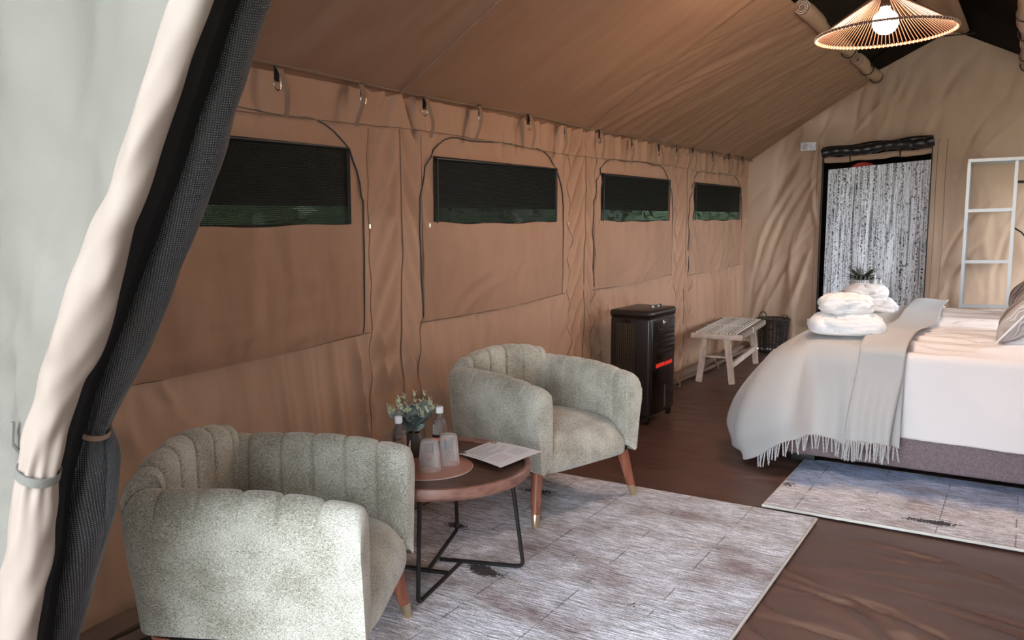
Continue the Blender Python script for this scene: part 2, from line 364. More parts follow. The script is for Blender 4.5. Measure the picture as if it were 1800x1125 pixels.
class MB:
    """collects shapes into one mesh"""
    def __init__(s): s.v = []; s.f = []
    def add(s, v, f):
        n = len(s.v); s.v += [tuple(p) for p in v]; s.f += [tuple(i+n for i in q) for q in f]; return s
    def grid(s, P, closeu=False, closev=False):
        P = np.asarray(P); nu, nv = P.shape[:2]; f = []
        for i in range(nu if closeu else nu-1):
            for j in range(nv if closev else nv-1):
                a = i*nv+j; b = ((i+1) % nu)*nv+j; c = ((i+1) % nu)*nv+(j+1) % nv; d = i*nv+(j+1) % nv
                f.append((a, b, c, d))
        return s.add(P.reshape(-1, 3).tolist(), f)
    def box(s, c, d, rz=0, tilt=None):
        x, y, z = (k/2 for k in d); R = Matrix.Rotation(rz, 3, 'Z') if tilt is None else tilt
        v = [R @ Vector((i*x, j*y, k*z)) + Vector(c) for i in (-1, 1) for j in (-1, 1) for k in (-1, 1)]
        return s.add(v, [(0, 1, 3, 2), (4, 6, 7, 5), (0, 4, 5, 1), (2, 3, 7, 6), (0, 2, 6, 4), (1, 5, 7, 3)])
    def beam(s, a, b, w, h, up=(0, 0, 1)):
        a = Vector(a); b = Vector(b); t = (b-a).normalized(); sd = t.cross(Vector(up)).normalized(); u = sd.cross(t)
        v = [p + sd*i*w/2 + u*k*h/2 for p in (a, b) for i, k in ((-1, -1), (1, -1), (1, 1), (-1, 1))]
        return s.add(v, [(0, 3, 2, 1), (4, 5, 6, 7), (0, 1, 5, 4), (1, 2, 6, 5), (2, 3, 7, 6), (3, 0, 4, 7)])
    def tube(s, pts, r, n=8, cap=True, closed=False, flat=1.0):
        pts = [Vector(p) for p in pts]; m = len(pts); rr = r if hasattr(r, '__len__') else [r]*m
        rings = []; up = None
        for i, p in enumerate(pts):
            if closed: t = pts[(i+1) % m]-pts[i-1]
            else: t = pts[min(i+1, m-1)]-pts[max(i-1, 0)]
            t.normalize()
            if up is None:
                up = Vector((0, 0, 1)) if abs(t.z) < 0.9 else Vector((1, 0, 0))
            sd = t.cross(up).normalized(); up = sd.cross(t).normalized()
            rings.append([p + (sd*math.cos(a)*flat+up*math.sin(a))*rr[i] for a in [2*PI*k/n for k in range(n)]])
        base = len(s.v); s.grid([[tuple(q) for q in g] for g in rings], closeu=closed, closev=True)
        if cap and not closed:
            s.f.append(tuple(base+k for k in range(n))); s.f.append(tuple(base+(m-1)*n+k for k in reversed(range(n))))
        return s
    def lathe(s, prof, c=(0, 0, 0), n=32):
        P = [[(c[0]+r*math.cos(2*PI*k/n), c[1]+r*math.sin(2*PI*k/n), c[2]+z) for k in range(n)] for r, z in prof]
        return s.grid(P, closev=True)
    def build(s, name, m, parent=None, ang=35, **kw):
        me = bpy.data.meshes.new(name); me.from_pydata(s.v, [], s.f); me.update()
        bm = bmesh.new(); bm.from_mesh(me); bmesh.ops.remove_doubles(bm, verts=bm.verts, dist=1e-6)
        bmesh.ops.recalc_face_normals(bm, faces=bm.faces); bm.to_mesh(me); bm.free()
        if ang: smooth(me, ang)
        return tag(link(name, me, m, parent), **kw)
def rbox(name, c, d, r, m, parent=None, seg=3, rz=0, **kw):
    bm = bmesh.new(); bmesh.ops.create_cube(bm, size=1, matrix=Matrix.Translation(c) @ Matrix.Rotation(rz, 4, 'Z') @ Matrix.Diagonal((*d, 1)))
    bmesh.ops.bevel(bm, geom=bm.edges[:], offset=r, segments=seg, profile=0.5, affect='EDGES')
    me = bpy.data.meshes.new(name); bm.to_mesh(me); bm.free(); smooth(me, 50)
    return tag(link(name, me, m, parent), **kw)
def sstep(a, b, x):
    t = np.clip((x-a)/(b-a), 0, 1); return t*t*(3-2*t)
def creases(U, V, n, seed, urange, vrange, L=(0.2, 0.6), W=(0.012, 0.04), amp=(0.003, 0.012), ang=(0, PI)):
    """smooth long ridges, the folds of a slack cloth"""
    rg = np.random.RandomState(seed); H = np.zeros_like(U)
    for _ in range(n):
        cu = rg.uniform(*urange); cv = rg.uniform(*vrange); a = rg.uniform(*ang)
        l = rg.uniform(*L); w_ = rg.uniform(*W); k = rg.uniform(*amp)*rg.choice([-1, 1])
        du = U-cu; dv = V-cv; par = du*np.cos(a)+dv*np.sin(a); per = -du*np.sin(a)+dv*np.cos(a)+0.15*par*par/l
        H += k*np.exp(-(per/w_)**2-(par/l)**2)
    return H
def lines(lo, hi, step, extra=()):
    k = list(np.arange(lo, hi, step)) + [hi]
    k = [x for x in k if all(abs(x-e) > step*0.55 for e in extra)] + [e for e in extra if lo <= e <= hi]
    return np.array(sorted(set(k)))
def sheet(name, us, vs, fn, m, parent=None, holes=(), ang=60, keep=None, **kw):
    """grid mesh over us x vs; fn(U,V)->xyz arrays; rectangular holes in (u,v)"""
    U, V = np.meshgrid(us, vs, indexing='ij'); X, Y, Z = fn(U, V)
    P = np.stack([X, Y, Z], -1).reshape(-1, 3); nv = len(vs); f = []
    for i in range(len(us)-1):
        uc = (us[i]+us[i+1])/2
        for j in range(nv-1):
            vc = (vs[j]+vs[j+1])/2
            if any(h[0] < uc < h[1] and h[2] < vc < h[3] for h in holes): continue
            a = i*nv+j; f.append((a, a+nv, a+nv+1, a+1))
    me = bpy.data.meshes.new(name); me.from_pydata(P.tolist(), [], f); me.update(); smooth(me, ang)
    return tag(link(name, me, m, parent), **kw)

# ================================================================ SETTING
XR = 1.9; SL = 0.64; YF = 0.8; YB = 9.446; W2 = 2*XR; EAVE = 2.05
SEAMS = [1.29, 3.34, 5.39, 7.45]
# --- floor: brown groundsheet with real wrinkles
def floor_fn(U, V):
    H = creases(U, V, 150, 3, (0.2, 3.8), (0.8, 9), L=(0.15, 0.55), W=(0.015, 0.035), amp=(0.003, 0.009), ang=(-0.35, 0.25))
    H += creases(U, V, 16, 9, (1.9, 2.8), (2.2, 4.0), L=(0.2, 0.5), W=(0.010, 0.02), amp=(0.008, 0.016), ang=(-0.8, -0.1))
    return U, V, H-0.010
sheet('floor', lines(-0.02, W2, 0.014), lines(0.6, YB+0.02, 0.016), floor_fn, M['floor'], kind='structure')
MB().box((2, 4, -0.12), (60, 60, 0.1)).build('ground', M['ground'], ang=0, kind='structure')
MB().box((1.9, -0.9, -0.045), (5.4, 3.1, 0.05)).build('porch_floor', mat('porch_deck', (0.22, 0.17, 0.13), 0.7), ang=0, kind='structure')

# --- left wall
WIN = [(1.62, 2.975), (3.64, 4.96), (5.67, 7.00), (7.66, 9.08)]
ZB, ZT = 1.415, 1.75
def wall_l(U, V):
    sag = 0.0
    H = creases(U, V, 130, 11, (3.0, 9.4), (0.0, 2.0), L=(0.12, 0.45), W=(0.014, 0.032), amp=(0.005, 0.017), ang=(0.9, 2.2))
    H += creases(U, V, 30, 12, (0.8, 3.3), (0.0, 0.95), L=(0.2, 0.5), W=(0.02, 0.05), amp=(0.003, 0.012), ang=(1.7, 2.5))
    # gathered vertical folds below the pockets
    g = sstep(0.93, 0.78, V)
    ph = 0.6*np.sin(U*1.7)+0.5*np.sin(U*4.1+1)+1.2*V
    H += g*(0.050*(0.6-np.abs(np.sin(U*16+2*ph))**0.7)+0.026*(0.6-np.abs(np.sin(U*29+4*ph))**0.7))*(0.6+0.4*np.sin(U*2.3+0.7))*sstep(1.5, 4.2, U)
    # header ripples
    g2 = sstep(1.80, 1.95, V)*sstep(3.6, 5.4, U)
    H += g2*(0.010*np.sin(U*37+2*ph+V*4)+0.005*np.sin(U*61))*sstep(1.78, 1.9, V)
    for s in SEAMS:
        d = U-s-0.02
        # chevron pull folds beside each upright
        near = np.exp(-(np.abs(d)/0.24)**2)*(0.35+0.65*sstep(2.6, 5.0, U))
        H += near*0.030*np.sin((V*1.0+np.abs(d)*1.9)*27+s)*sstep(0.0, 0.06, np.abs(d))
        H += 0.016*np.exp(-(d/0.05)**2)
    H -= 0.025
    # keep tidy at window edges
    for a, b in WIN:
        near = sstep(-0.06, 0.02, U-a)*sstep(-0.06, 0.02, b-U)*sstep(-0.05, 0.02, V-ZB+0.0)*sstep(-0.05, 0.02, ZT-V)
        H = H*(1-near)
        # the zipper tape stiffens the cloth, so folds die out along it
        zz = sstep(0.86, 0.95, V)*sstep(2.0, 1.9, V)
        for yy in (a-0.11, b+0.12): H = H*(1-0.85*np.exp(-((U-yy)/0.035)**2)*zz)-0.85*np.exp(-((U-yy)/0.035)**2)*zz*0.012
    return H, U, V*(1.0)
_gy = np.arange(YF-0.1, YB+0.1, 0.01); _gz = np.arange(0, 2.12, 0.01)
_GH = wall_l(*np.meshgrid(_gy, _gz, indexing='ij'))[0]
def wx(y, z):
    a = min(max((y-_gy[0])/0.01, 0), len(_gy)-1.001); b = min(max(z/0.01, 0), len(_gz)-1.001)
    i, j = int(a), int(b); u, v = a-i, b-j
    return float(_GH[i, j]*(1-u)*(1-v)+_GH[i+1, j]*u*(1-v)+_GH[i, j+1]*(1-u)*v+_GH[i+1, j+1]*u*v)
def wxm(y, z, rr=0.02):   # outermost wall point around here
    return max(wx(y+a, z+b) for a in (-rr, 0, rr) for b in (-rr, 0, rr))
wy = lines(YF, YB+0.04, 0.0115, [x for p in WIN for x in p]); wz = lines(0, EAVE, 0.014, [ZB, ZT])
wl = sheet('wall_left', wy, wz, wall_l, M['canvas'], holes=[(a, b, ZB, ZT) for a, b in WIN], kind='structure')
def wl_tube(name, pts, r, m, n=6, parent=wl, **kw): return MB().tube(pts, r, n=n).build(name, m, parent, **kw)
# seams and header hem on the wall
for s in SEAMS[1:]:
    MB().tube([(wxm(s+0.02, z, .008)+0.001, s+0.02+0.006*math.sin(z*5), z) for z in np.linspace(0.02, EAVE, 60)], 0.0035, 6).build('seam', M['seam'], wl)
    MB().tube([(wx(s+0.20, z)+0.001, s+0.20, z) for z in np.linspace(0.02, 1.86, 90)], 0.0028, 5).build('seam', M['seam'], wl)
    MB().tube([(wx(s-0.20, z)+0.001, s-0.20, z) for z in np.linspace(0.02, 1.86, 90)], 0.0028, 5).build('seam', M['seam'], wl)
def header(U, V):
    return wall_l(U, V)[0]+0.005, U, V+0.012*np.sin(U*2.1)*sstep(2.0, 1.9, V)
sheet('header_band', lines(YF, YB, 0.0125), np.linspace(1.865, 2.06, 15), header, M['canvas'], wl)
MB().tube([(wx(y, 1.865)+0.007, y, 1.871+0.012*math.sin(y*2.1)) for y in np.linspace(YF, YB, 500)], 0.0022, 4).build('header_stitching', M['seam'], wl)

# windows: mesh pane, zipper arch, dropped canvas flap, added dark sheet blocking the sky
FB = [(0.86, 0.90), (0.905, 0.935), (0.925, 0.945), (0.915, 0.935)]
for i, (a, b) in enumerate(WIN):
    wn = empty('window_%d' % (i+1), (0, a, ZB), kind='structure')
    def P(x, y, z): return (x, y-a, z-ZB)
    MB().box(P(-0.004, (a+b)/2, (ZB+ZT)/2), (0.003, b-a+0.02, ZT-ZB+0.02)).build('mesh_pane', M['pane'], wn, ang=0)
    # thin black binding round the mesh
    MB().tube([P(0.010, a+0.004, ZB), P(0.012, a+0.004, ZT-0.004), P(0.012, b-0.004, ZT+0.004), P(0.010, b-0.004, ZB)], 0.005, 5).build('binding', M['zip'], wn)
    # arched zipper
    pts = []; za = 1.872; L0, L1 = a-0.10, b+0.12
    if i == 0: L1 = b+0.10
    zend = [0.90, 0.93, 0.95, 0.94][i]
    R_ = 0.33
    for z in np.linspace(zend, za-R_, 40): pts.append(P(0.026, L0-0.02*math.sin((z-0.9)*3), z))
    for t in np.linspace(0.1, 1, 9): pts.append(P(0.026, L0+R_*(1-math.cos(t*PI/2)), za-R_+R_*math.sin(t*PI/2)))
    for y in np.linspace(L0+R_+0.04, L1-R_-0.04, 24): pts.append(P(0.026, y, za+0.006*math.sin(y*9)))
    for t in np.linspace(0, 1, 10): pts.append(P(0.026, L1-R_*math.cos((1-t)*PI/2)-0.0*R_ if False else L1-R_+R_*math.sin(t*PI/2), za-R_+R_*math.cos(t*PI/2)))
    for z in np.linspace(za-R_-0.02, zend, 40): pts.append(P(0.026, L1+0.012*math.sin((z-0.9)*3), z))
    pts = [(wxm(p[1]+a, p[2]+ZB, 0.006)+0.003, p[1], p[2]) for p in pts]
    MB().tube(pts, 0.0038 if i < 2 else 0.0032, 6).build('zipper', M['zip'], wn)
    # zip pulls
    for yy in (L0, L1):
        MB().box(P(0.034, yy, ZB-0.012), (0.005, 0.007, 0.018)).build('zip_pull', M['brass'], wn, ang=0)
    # flap panel (the zipped-down cover), sagging a little, hem stitched below
    f0, f1 = FB[i]
    def flap(U, V, a=a, b=b, L0=L0, L1=L1, f0=f0, f1=f1, i=i):
        t = (U-L0)/(L1-L0); zlo = f0+(f1-f0)*t-0.012*np.sin(t*PI)
        top = ZB+0.004-0.012*np.sin(t*PI)+0.004*np.sin(t*19)
        Z = zlo+(top-zlo)*V
        bulge = 0.026*np.sin(t*PI)**0.5*np.sin(V*PI)**0.8
        H = wall_l(U, Z)[0]*(1-0.75*np.sin(t*PI)**0.5)+0.004+0.010*np.sin(t*PI)**0.5+bulge+creases(U, Z, 26, 40+i, (a, b), (0.9, 1.35), L=(0.15, 0.5), W=(0.015, 0.04), amp=(0.004, 0.013), ang=(0.15, 1.2) if i else (0.0, 0.5))*np.sin(t*PI)**0.4
        return H, U-a, Z-ZB
    sheet('window_flap', np.linspace(L0+0.004, L1-0.004, 60), np.linspace(0, 1, 26), flap, M['canvas'], wn)
    MB().tube([P(wxm(L0-0.02+(L1-L0+0.06)*t, f0+(f1-f0)*t, 0.012)+0.0035, L0-0.02+(L1-L0+0.06)*t, f0+(f1-f0)*t-0.012*math.sin(t*PI)-0.004) for t in np.linspace(0, 1, 90)], 0.0035, 5).build('flap_hem', M['seam'], wn)
    # dark sheet added outside the mesh to block the sky; green shows underneath
    MB().box(P(-0.10, (a+b)/2+0.15, 1.85), (0.006, b-a+0.8, 0.71)).build('added_sky_block', M['dark_roof'], wn, ang=0)

# --- hedge seen through the window mesh (uncountable leaves, one object)
hb = MB(); rg = random.Random(5)
for k in range(2600):
    y = rg.uniform(0, 22); z = rg.uniform(0.9, 1.9); x = -1.6+rg.uniform(-0.25, 0.25); s = rg.uniform(0.04, 0.09)
    d1 = Vector((rg.gauss(0, 1), rg.gauss(0, 1), rg.gauss(0, 1))).normalized()*s; d2 = d1.cross(Vector((rg.gauss(0, 1), rg.gauss(0, 1), 1))).normalized()*s*0.6
    c = Vector((x, y, z)); hb.add([c-d1, c+d2, c+d1, c-d2], [(0, 1, 2, 3)])
hb.box((-1.9, 11, 0.9), (0.3, 22, 1.8))
tag(hb.build('hedge', M['hedge'], ang=0), 'green hedge outside, glimpsed through the dark mesh windows', 'hedge', kind='stuff')

# --- far wall with doorway hole and shallow gable
DX0, DX1, DZ = 0.765, 1.79, 2.13
def ztop(x):
    x = np.minimum(x, W2-x)
    return 0.05+np.where(x < 1.24, EAVE+SL*x, EAVE+SL*1.24+(x-1.24)*0.5)
def wall_f(U, V):
    zt = ztop(U); zl = np.minimum(DZ, zt)
    Z = np.where(V <= 1, V*zl, zl+(V-1)*np.maximum(zt-zl, 0.0))
    H = creases(U, Z, 70, 21, (0, 3.8), (0.3, 2.9), L=(0.15, 0.5), W=(0.02, 0.045), amp=(0.005, 0.018), ang=(0.7, 2.0))
    H += creases(U, Z, 14, 22, (0.05, 0.75), (0.4, 2.1), L=(0.3, 0.7), W=(0.02, 0.045), amp=(0.014, 0.034), ang=(1.05, 1.45))
    H += creases(U, Z, 10, 23, (0.6, 2.2), (2.2, 2.9), L=(0.2, 0.5), W=(0.02, 0.04), amp=(0.006, 0.015), ang=(1.0, 1.5))
    return U, YB-0.01+H, Z
vx = lines(-0.03, W2+0.03, 0.015, [DX0, DX1]); vz = np.concatenate([np.linspace(0, 1, 130), np.linspace(1, 2, 60)[1:]])
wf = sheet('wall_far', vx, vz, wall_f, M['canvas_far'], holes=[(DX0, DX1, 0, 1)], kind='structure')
for x, z0, z1 in ((DX0-0.05, 0.02, 2.2), (DX1+0.05, 0.02, 2.2), (DX1+0.13, 0.02, 2.2)):
    MB().tube([(x+0.004*math.sin(z*6), YB-0.032, z) for z in np.linspace(z0, z1, 14)], 0.003, 5).build('seam', M['seam'], wf)
MB().box((0, 0, 0), (0, 0, 0))
# jamb binding
MB().beam((DX0, YB-0.03, 0), (DX0, YB-0.03, DZ), 0.012, 0.03, (0, 1, 0)).build('jamb_binding', M['black'], wf, ang=0)
MB().beam((DX1, YB-0.03, 0), (DX1, YB-0.03, DZ), 0.010, 0.02, (0, 1, 0)).build('jamb_binding', M['black'], wf, ang=0)
# room behind the curtain: dark lining so that no daylight shows
bk = MB().box((1.3, YB+1.1, 1.1), (1.9, 0.04, 2.6)).box((0.36, YB+0.62, 1.1), (0.04, 1.1, 2.6)).box((2.25, YB+0.62, 1.1), (0.04, 1.1, 2.6)).box((1.3, YB+0.62, 2.4), (1.9, 1.1, 0.04)).box((1.3, YB+0.6, -0.03), (1.9, 1.2, 0.04))
bk.build('wall_back_room', M['dark_roof'], ang=0, kind='structure')

# --- right wall, far eave
def wall_r(U, V):
    return W2+0*U+0.008*np.sin(U*17+2*V), U, V
sheet('wall_right', lines(YF+0.2, YB+0.03, 0.1, [y for p in WIN[2:] for y in p]), lines(0, EAVE, 0.12, [0.62, 1.82]), wall_r, M['canvas'], holes=[(a, b, 0.62, 1.82) for a, b in WIN[2:]], kind='structure')  # two unseen openings added on this side to light the left wall

# --- ceiling slopes
ROLLX = 1.24
def slope_l(U, V):   # U = y, V = 0 eave..1 opening edge
    V = V*1.05-0.05
    x = V*ROLLX; z = EAVE+SL*x
    yy = U
    H = creases(U, V, 30, 31, (3.0, 5.6), (0.1, 0.9), L=(0.2, 0.6), W=(0.03, 0.06), amp=(0.003, 0.008), ang=(1.2, 1.9))
    H += creases(U-0.9*V, V, 75, 32, (5.0, 8.8), (0, 1), L=(0.25, 0.9), W=(0.018, 0.05), amp=(0.008, 0.024), ang=(1.2, 1.95))
    H += creases(U, V, 16, 33, (5.6, 9.4), (0, 0.3), L=(0.1, 0.3), W=(0.02, 0.04), amp=(0.005, 0.012), ang=(1.2, 1.9))
    for s in SEAMS: H += -0.020*np.exp(-np.abs(U-s)/0.06)
    b = (U-YF) % 2.05
    H += 0.02*np.sin(V*PI)*1.0
    return x+H*0.5, yy, z+H
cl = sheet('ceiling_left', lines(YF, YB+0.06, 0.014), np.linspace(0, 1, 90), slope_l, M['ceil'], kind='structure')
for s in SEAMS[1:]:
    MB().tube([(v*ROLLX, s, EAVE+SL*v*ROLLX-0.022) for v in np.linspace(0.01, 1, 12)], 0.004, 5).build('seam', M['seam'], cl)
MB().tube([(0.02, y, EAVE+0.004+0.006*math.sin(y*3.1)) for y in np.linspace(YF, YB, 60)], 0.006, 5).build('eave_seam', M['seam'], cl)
def slope_r(U, V):
    x = W2-V*ROLLX; z = EAVE+SL*V*ROLLX
    H = creases(U, V, 60, 35, (1, 9.4), (0, 1), L=(0.2, 0.7), W=(0.03, 0.06), amp=(0.005, 0.012), ang=(1.2, 1.9))
    return x, U, z+H
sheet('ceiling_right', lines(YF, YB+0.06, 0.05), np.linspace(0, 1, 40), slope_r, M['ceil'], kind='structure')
# dark outer roof above the opening
orf = MB()
z0 = EAVE+SL*1.0+0.16; zr = EAVE+SL*XR+0.34
orf.add([(0.9, YF, z0), (0.9, YB+0.3, z0), (XR, YB+0.3, zr), (XR, YF, zr), (W2-0.9, YB+0.3, z0), (W2-0.9, YF, z0)], [(0, 1, 2, 3), (3, 2, 4, 5)])
orf.add([(0.9, YB+0.28, z0-0.4), (W2-0.9, YB+0.28, z0-0.4), (W2-0.9, YB+0.28, z0), (XR, YB+0.28, zr), (0.9, YB+0.28, z0)], [(0, 1, 2, 3, 4)])
orf.add([(0.9, YF, z0-0.2), (0.9, YB+.3, z0-0.2), (0.9, YB+.3, z0), (0.9, YF, z0)], [(0, 1, 2, 3)])
orf.add([(W2-0.9, YF, z0-0.2), (W2-0.9, YB+.3, z0-0.2), (W2-0.9, YB+.3, z0), (W2-0.9, YF, z0)], [(0, 1, 2, 3)])
orf.build('outer_roof', M['dark_roof'], ang=0, kind='structure')
# centre ridge sleeve with dark straps
rs = sheet('ridge_sleeve', lines(YF, YB-0.03, 0.06), np.linspace(-1, 1, 13),
           lambda U, V: (XR+0.15*V, U, 3.19-0.10*V*V+0.10*V**4+0.012*np.sin(U*2.1+V)+0.0*U), M['ceil'], kind='structure')
for y in (9.38, 7.3, 5.3):
    MB().box((XR+0.02, y, 3.165), (0.36, 0.025, 0.008)).build('strap', M['black'], rs, ang=0)

# rolled lining strips along the opening edges: one thing per roll
def lining_roll(x, z, y0, y1, sgn, label, droop=0.0):
    t = empty('rolled_lining', (x, y0, z), label=label, cat='canvas roll', group=None)
    L_ = y1-y0; r = 0.052
    n = 26; pts = []; rad = []
    for k in range(n):
        q = k/(n-1); pts.append((0.012*math.sin(q*9), q*L_, -0.012*math.sin(q*PI)-0.02*q*droop)); rad.append(r*(1+0.10*math.sin(q*11)+0.05*math.sin(q*31)))
    MB().tube(pts, rad, 16, cap=False).build('canvas_tube', M['hem'], t)
    # spiral end towards the door
    sp = []
    for k in range(44):
        a = k/43*2.6*2*PI; rr = r*(1.02-0.72*k/43); sp.append((rr*math.cos(a), -0.004+0.002*k/43, rr*math.sin(a)))
    MB().tube(sp, 0.0028, 5).build('spiral_edge', mat('pale_canvas_edge', (0.62, 0.5, 0.42), 0.8) if 'pale_canvas_edge' not in bpy.data.materials else bpy.data.materials['pale_canvas_edge'], t)
    MB().lathe([(0.0, 0), (r*0.97, 0)], n=16).build('roll_core', M['strap'], t).matrix_local = Matrix.Translation((0, 0.012, 0)) @ Matrix.Rotation(PI/2, 4, 'X')
    for q in (0.45, 0.93):
        MB().tube([(1.12*r*math.cos(a), q*L_, 1.12*r*math.sin(a)-0.01) for a in np.linspace(0, 2*PI, 17)[:-1]], 0.006, 5, closed=True, flat=1).build('tie_strap', M['black'], t)
    return t
lining_roll(1.255, 2.845, 6.1, 7.95, 1, 'rolled brown canvas lining strip left of the pendant lamp, nearer one')
lining_roll(1.255, 2.835, 8.27, 9.40, 1, 'rolled brown canvas lining strip under the pendant lamp, against the far gable')
lining_roll(2.545, 2.845, 6.3, 7.9, -1, 'rolled canvas lining strip at the top right corner, upper one')
lining_roll(2.545, 2.835, 8.2, 9.40, -1, 'rolled canvas lining strip at the top right corner, against far gable')

# ================================================================ FRONT WALL (outside, left) AND ROLLED DOORS
beige = [(1.764, 0.8, 1.87, 0.0245), (1.679, 0.8, 1.74, 0.025), (1.579, 0.8, 1.585, 0.026), (1.522, 0.8, 1.487, 0.0266), (1.467, 0.8, 1.416, 0.0322), (1.41, 0.8, 1.314, 0.0413), (1.371, 0.8, 1.25, 0.0395), (1.322, 0.8, 1.19, 0.0331), (1.276, 0.8, 1.111, 0.0312), (1.244, 0.8, 1.044, 0.0321), (1.233, 0.8, 1.02, 0.0275), (1.216, 0.8, 0.978, 0.0338), (1.182, 0.8, 0.851, 0.0391), (1.15, 0.8, 0.774, 0.0379), (1.114, 0.8, 0.674, 0.0368), (1.046, 0.8, 0.455, 0.0336), (0.97, 0.8, 0.20, 0.032), (0.94, 0.8, 0.02, 0.030)]
meshr = [(1.72, 0.95, 1.925, 0.033), (1.627, 0.95, 1.778, 0.0301), (1.538, 0.95, 1.62, 0.0337), (1.504, 0.95, 1.554, 0.035), (1.462, 0.95, 1.487, 0.0346), (1.381, 0.95, 1.368, 0.0365), (1.339, 0.95, 1.307, 0.0379), (1.286, 0.95, 1.228, 0.0371), (1.23, 0.95, 1.157, 0.0363), (1.189, 0.95, 1.098, 0.031), (1.153, 0.95, 1.037, 0.0245), (1.14, 0.95, 0.992, 0.0434), (1.126, 0.95, 0.933, 0.0483), (1.103, 0.95, 0.823, 0.047), (1.063, 0.95, 0.731, 0.0427), (1.00, 0.95, 0.573, 0.0318), (0.90, 0.95, 0.304, 0.0335), (0.86, 0.95, 0.03, 0.03)]
bt = [(1.93, 0.8, 2.15, 0.025)] + beige; mt = [(1.88, 0.95, 2.16, 0.033)] + meshr
def resample(rows, n):
    A = np.array(rows); z = A[:, 2]; zz = np.linspace(z[0], z[-1], n); o = np.argsort(z)
    return np.stack([np.interp(zz, z[o], A[o, 0]), np.interp(zz, z[o], A[o, 1]), zz, np.interp(zz, z[o], A[o, 3])], -1)
def cloth_roll(name, rows, m, seed, parent, n=190, k=72, fold=0.05, knot=None):
    R_ = resample(rows, n); kern = np.ones(5)/5
    for c in (0, 3): R_[2:-2, c] = np.convolve(R_[:, c], kern, 'valid')
    P = np.zeros((n, k+1, 3)); uvs = np.zeros((n, k+1, 2)); s = 0
    rg = np.random.RandomState(seed); ph = rg.uniform(0, 6, 6)
    for i in range(n):
        t = R_[min(i+1, n-1), :3]-R_[max(i-1, 0), :3]; t /= np.linalg.norm(t)
        sd = np.cross(t, (0, 1, 0)); sd /= np.linalg.norm(sd); up = np.cross(sd, t)
        if i: s += np.linalg.norm(R_[i, :3]-R_[i-1, :3])
        for j in range(k+1):
            a = 2*PI*j/k; r = R_[i, 3]
            dz = s
            r *= 1+fold*(0.5*math.sin(2*a+dz*7+ph[0])+0.35*math.sin(3*a-dz*17+ph[1])+0.3*math.sin(5*a+dz*43+ph[2])+0.2*math.sin(a+dz*61+ph[3]))
            if knot: r *= 1+0.10*math.exp(-abs(R_[i, 2]-knot)/0.045)*math.sin(9*a+ph[4])+0.05*math.exp(-abs(R_[i, 2]-knot)/0.10)*math.sin(5*a+ph[5]+dz*20)
            r *= 1+fold*0.5*math.sin(a*2.0+dz*25+1.5*math.sin(dz*9))*math.sin(dz*13+ph[1])
            P[i, j] = R_[i, :3]+sd*math.cos(a)*r+up*math.sin(a)*r
            uvs[i, j] = (a*0.035, s)
    me = bpy.data.meshes.new(name); f = []
    for i in range(n-1):
        for j in range(k): q = i*(k+1)+j; f.append((q, q+1, q+k+2, q+k+1))
    me.from_pydata(P.reshape(-1, 3).tolist(), [], f); me.update()
    uvl = me.uv_layers.new(name='UVMap'); U = uvs.reshape(-1, 2)
    for lp in me.loops: uvl.data[lp.index].uv = U[lp.vertex_index]
    smooth(me, 180)
    return link(name, me, m, parent)
# outer canvas sheet
Bz = np.array(sorted([(p[2], p[0]) for p in bt]))
def xedge(z): return np.interp(z, Bz[:, 0], Bz[:, 1])
def fw(U, V):
    X = U*xedge(V)
    H = creases(X, V, 26, 51, (0.9, 1.7), (0.6, 2.0), L=(0.08, 0.35), W=(0.010, 0.03), amp=(0.006, 0.018), ang=(0.6, 2.6))
    H += creases(X, V, 26, 52, (1.0, 1.28), (0.8, 1.5), L=(0.03, 0.12), W=(0.006, 0.014), amp=(0.004, 0.010))
    H += 0.012*np.sin(X*22+V*1.3)*sstep(0.95, 1.1, X)
    return X, YF-0.006+H*sstep(1, 0.93, U), V
wfr = sheet('wall_front', np.linspace(0, 1, 90), lines(0, 2.2, 0.018), fw, M['canvas_out'], kind='structure')
t = empty('rolled_canvas_door', (1.0, 0.8, 0), label='pale beige canvas door rolled up and tied back at the tent entrance', cat='tent door')
o = cloth_roll('canvas_roll', bt, M['canvas_roll'], 3, t, fold=0.085, knot=1.012); o.location = (-1.0, -0.8-0.0, 0)
def strap_ring(c, r, tilt, w, m, parent, name='tie_strap', off=(0, 0, 0), ry=1.0):
    P = []
    for j in range(37):
        a = 2*PI*j/36
        rowp = []
        for s_, dr in ((-w/2, 0.0), (-w/2, 0.003), (w/2, 0.003), (w/2, 0)):
            v = Vector((math.cos(a)*(r+dr), math.sin(a)*(r+dr)*ry, s_)); v = Matrix.Rotation(tilt, 3, 'Y') @ v
            rowp.append(tuple(v+Vector(c)))
        P.append(rowp)
    return MB().grid(P, closev=True).build(name, m, parent, ang=40)
s1 = strap_ring((1.231-1.0, 0.0, 1.012), 0.0325, 0.42, 0.018, M['grey_strap'], t)
MB().tube([(0.197, -0.004, 1.03), (0.193, -0.02, 1.06), (0.20, -0.02, 1.10)], 0.004, 5).build('strap_tail', M['grey_strap'], t)
t2 = empty('rolled_mesh_door', (1.0, 0.95, 0), label='black woven mesh door rolled up and tied, beside the pale canvas door', cat='tent door')
o = cloth_roll('mesh_roll', mt, M['meshroll'], 8, t2, n=200, fold=0.05, knot=1.045); o.location = (-1.0, -0.95, 0)
strap_ring((1.157-1.0, 0.0, 1.045), 0.0300, 0.42, 0.011, M['strap'], t2)
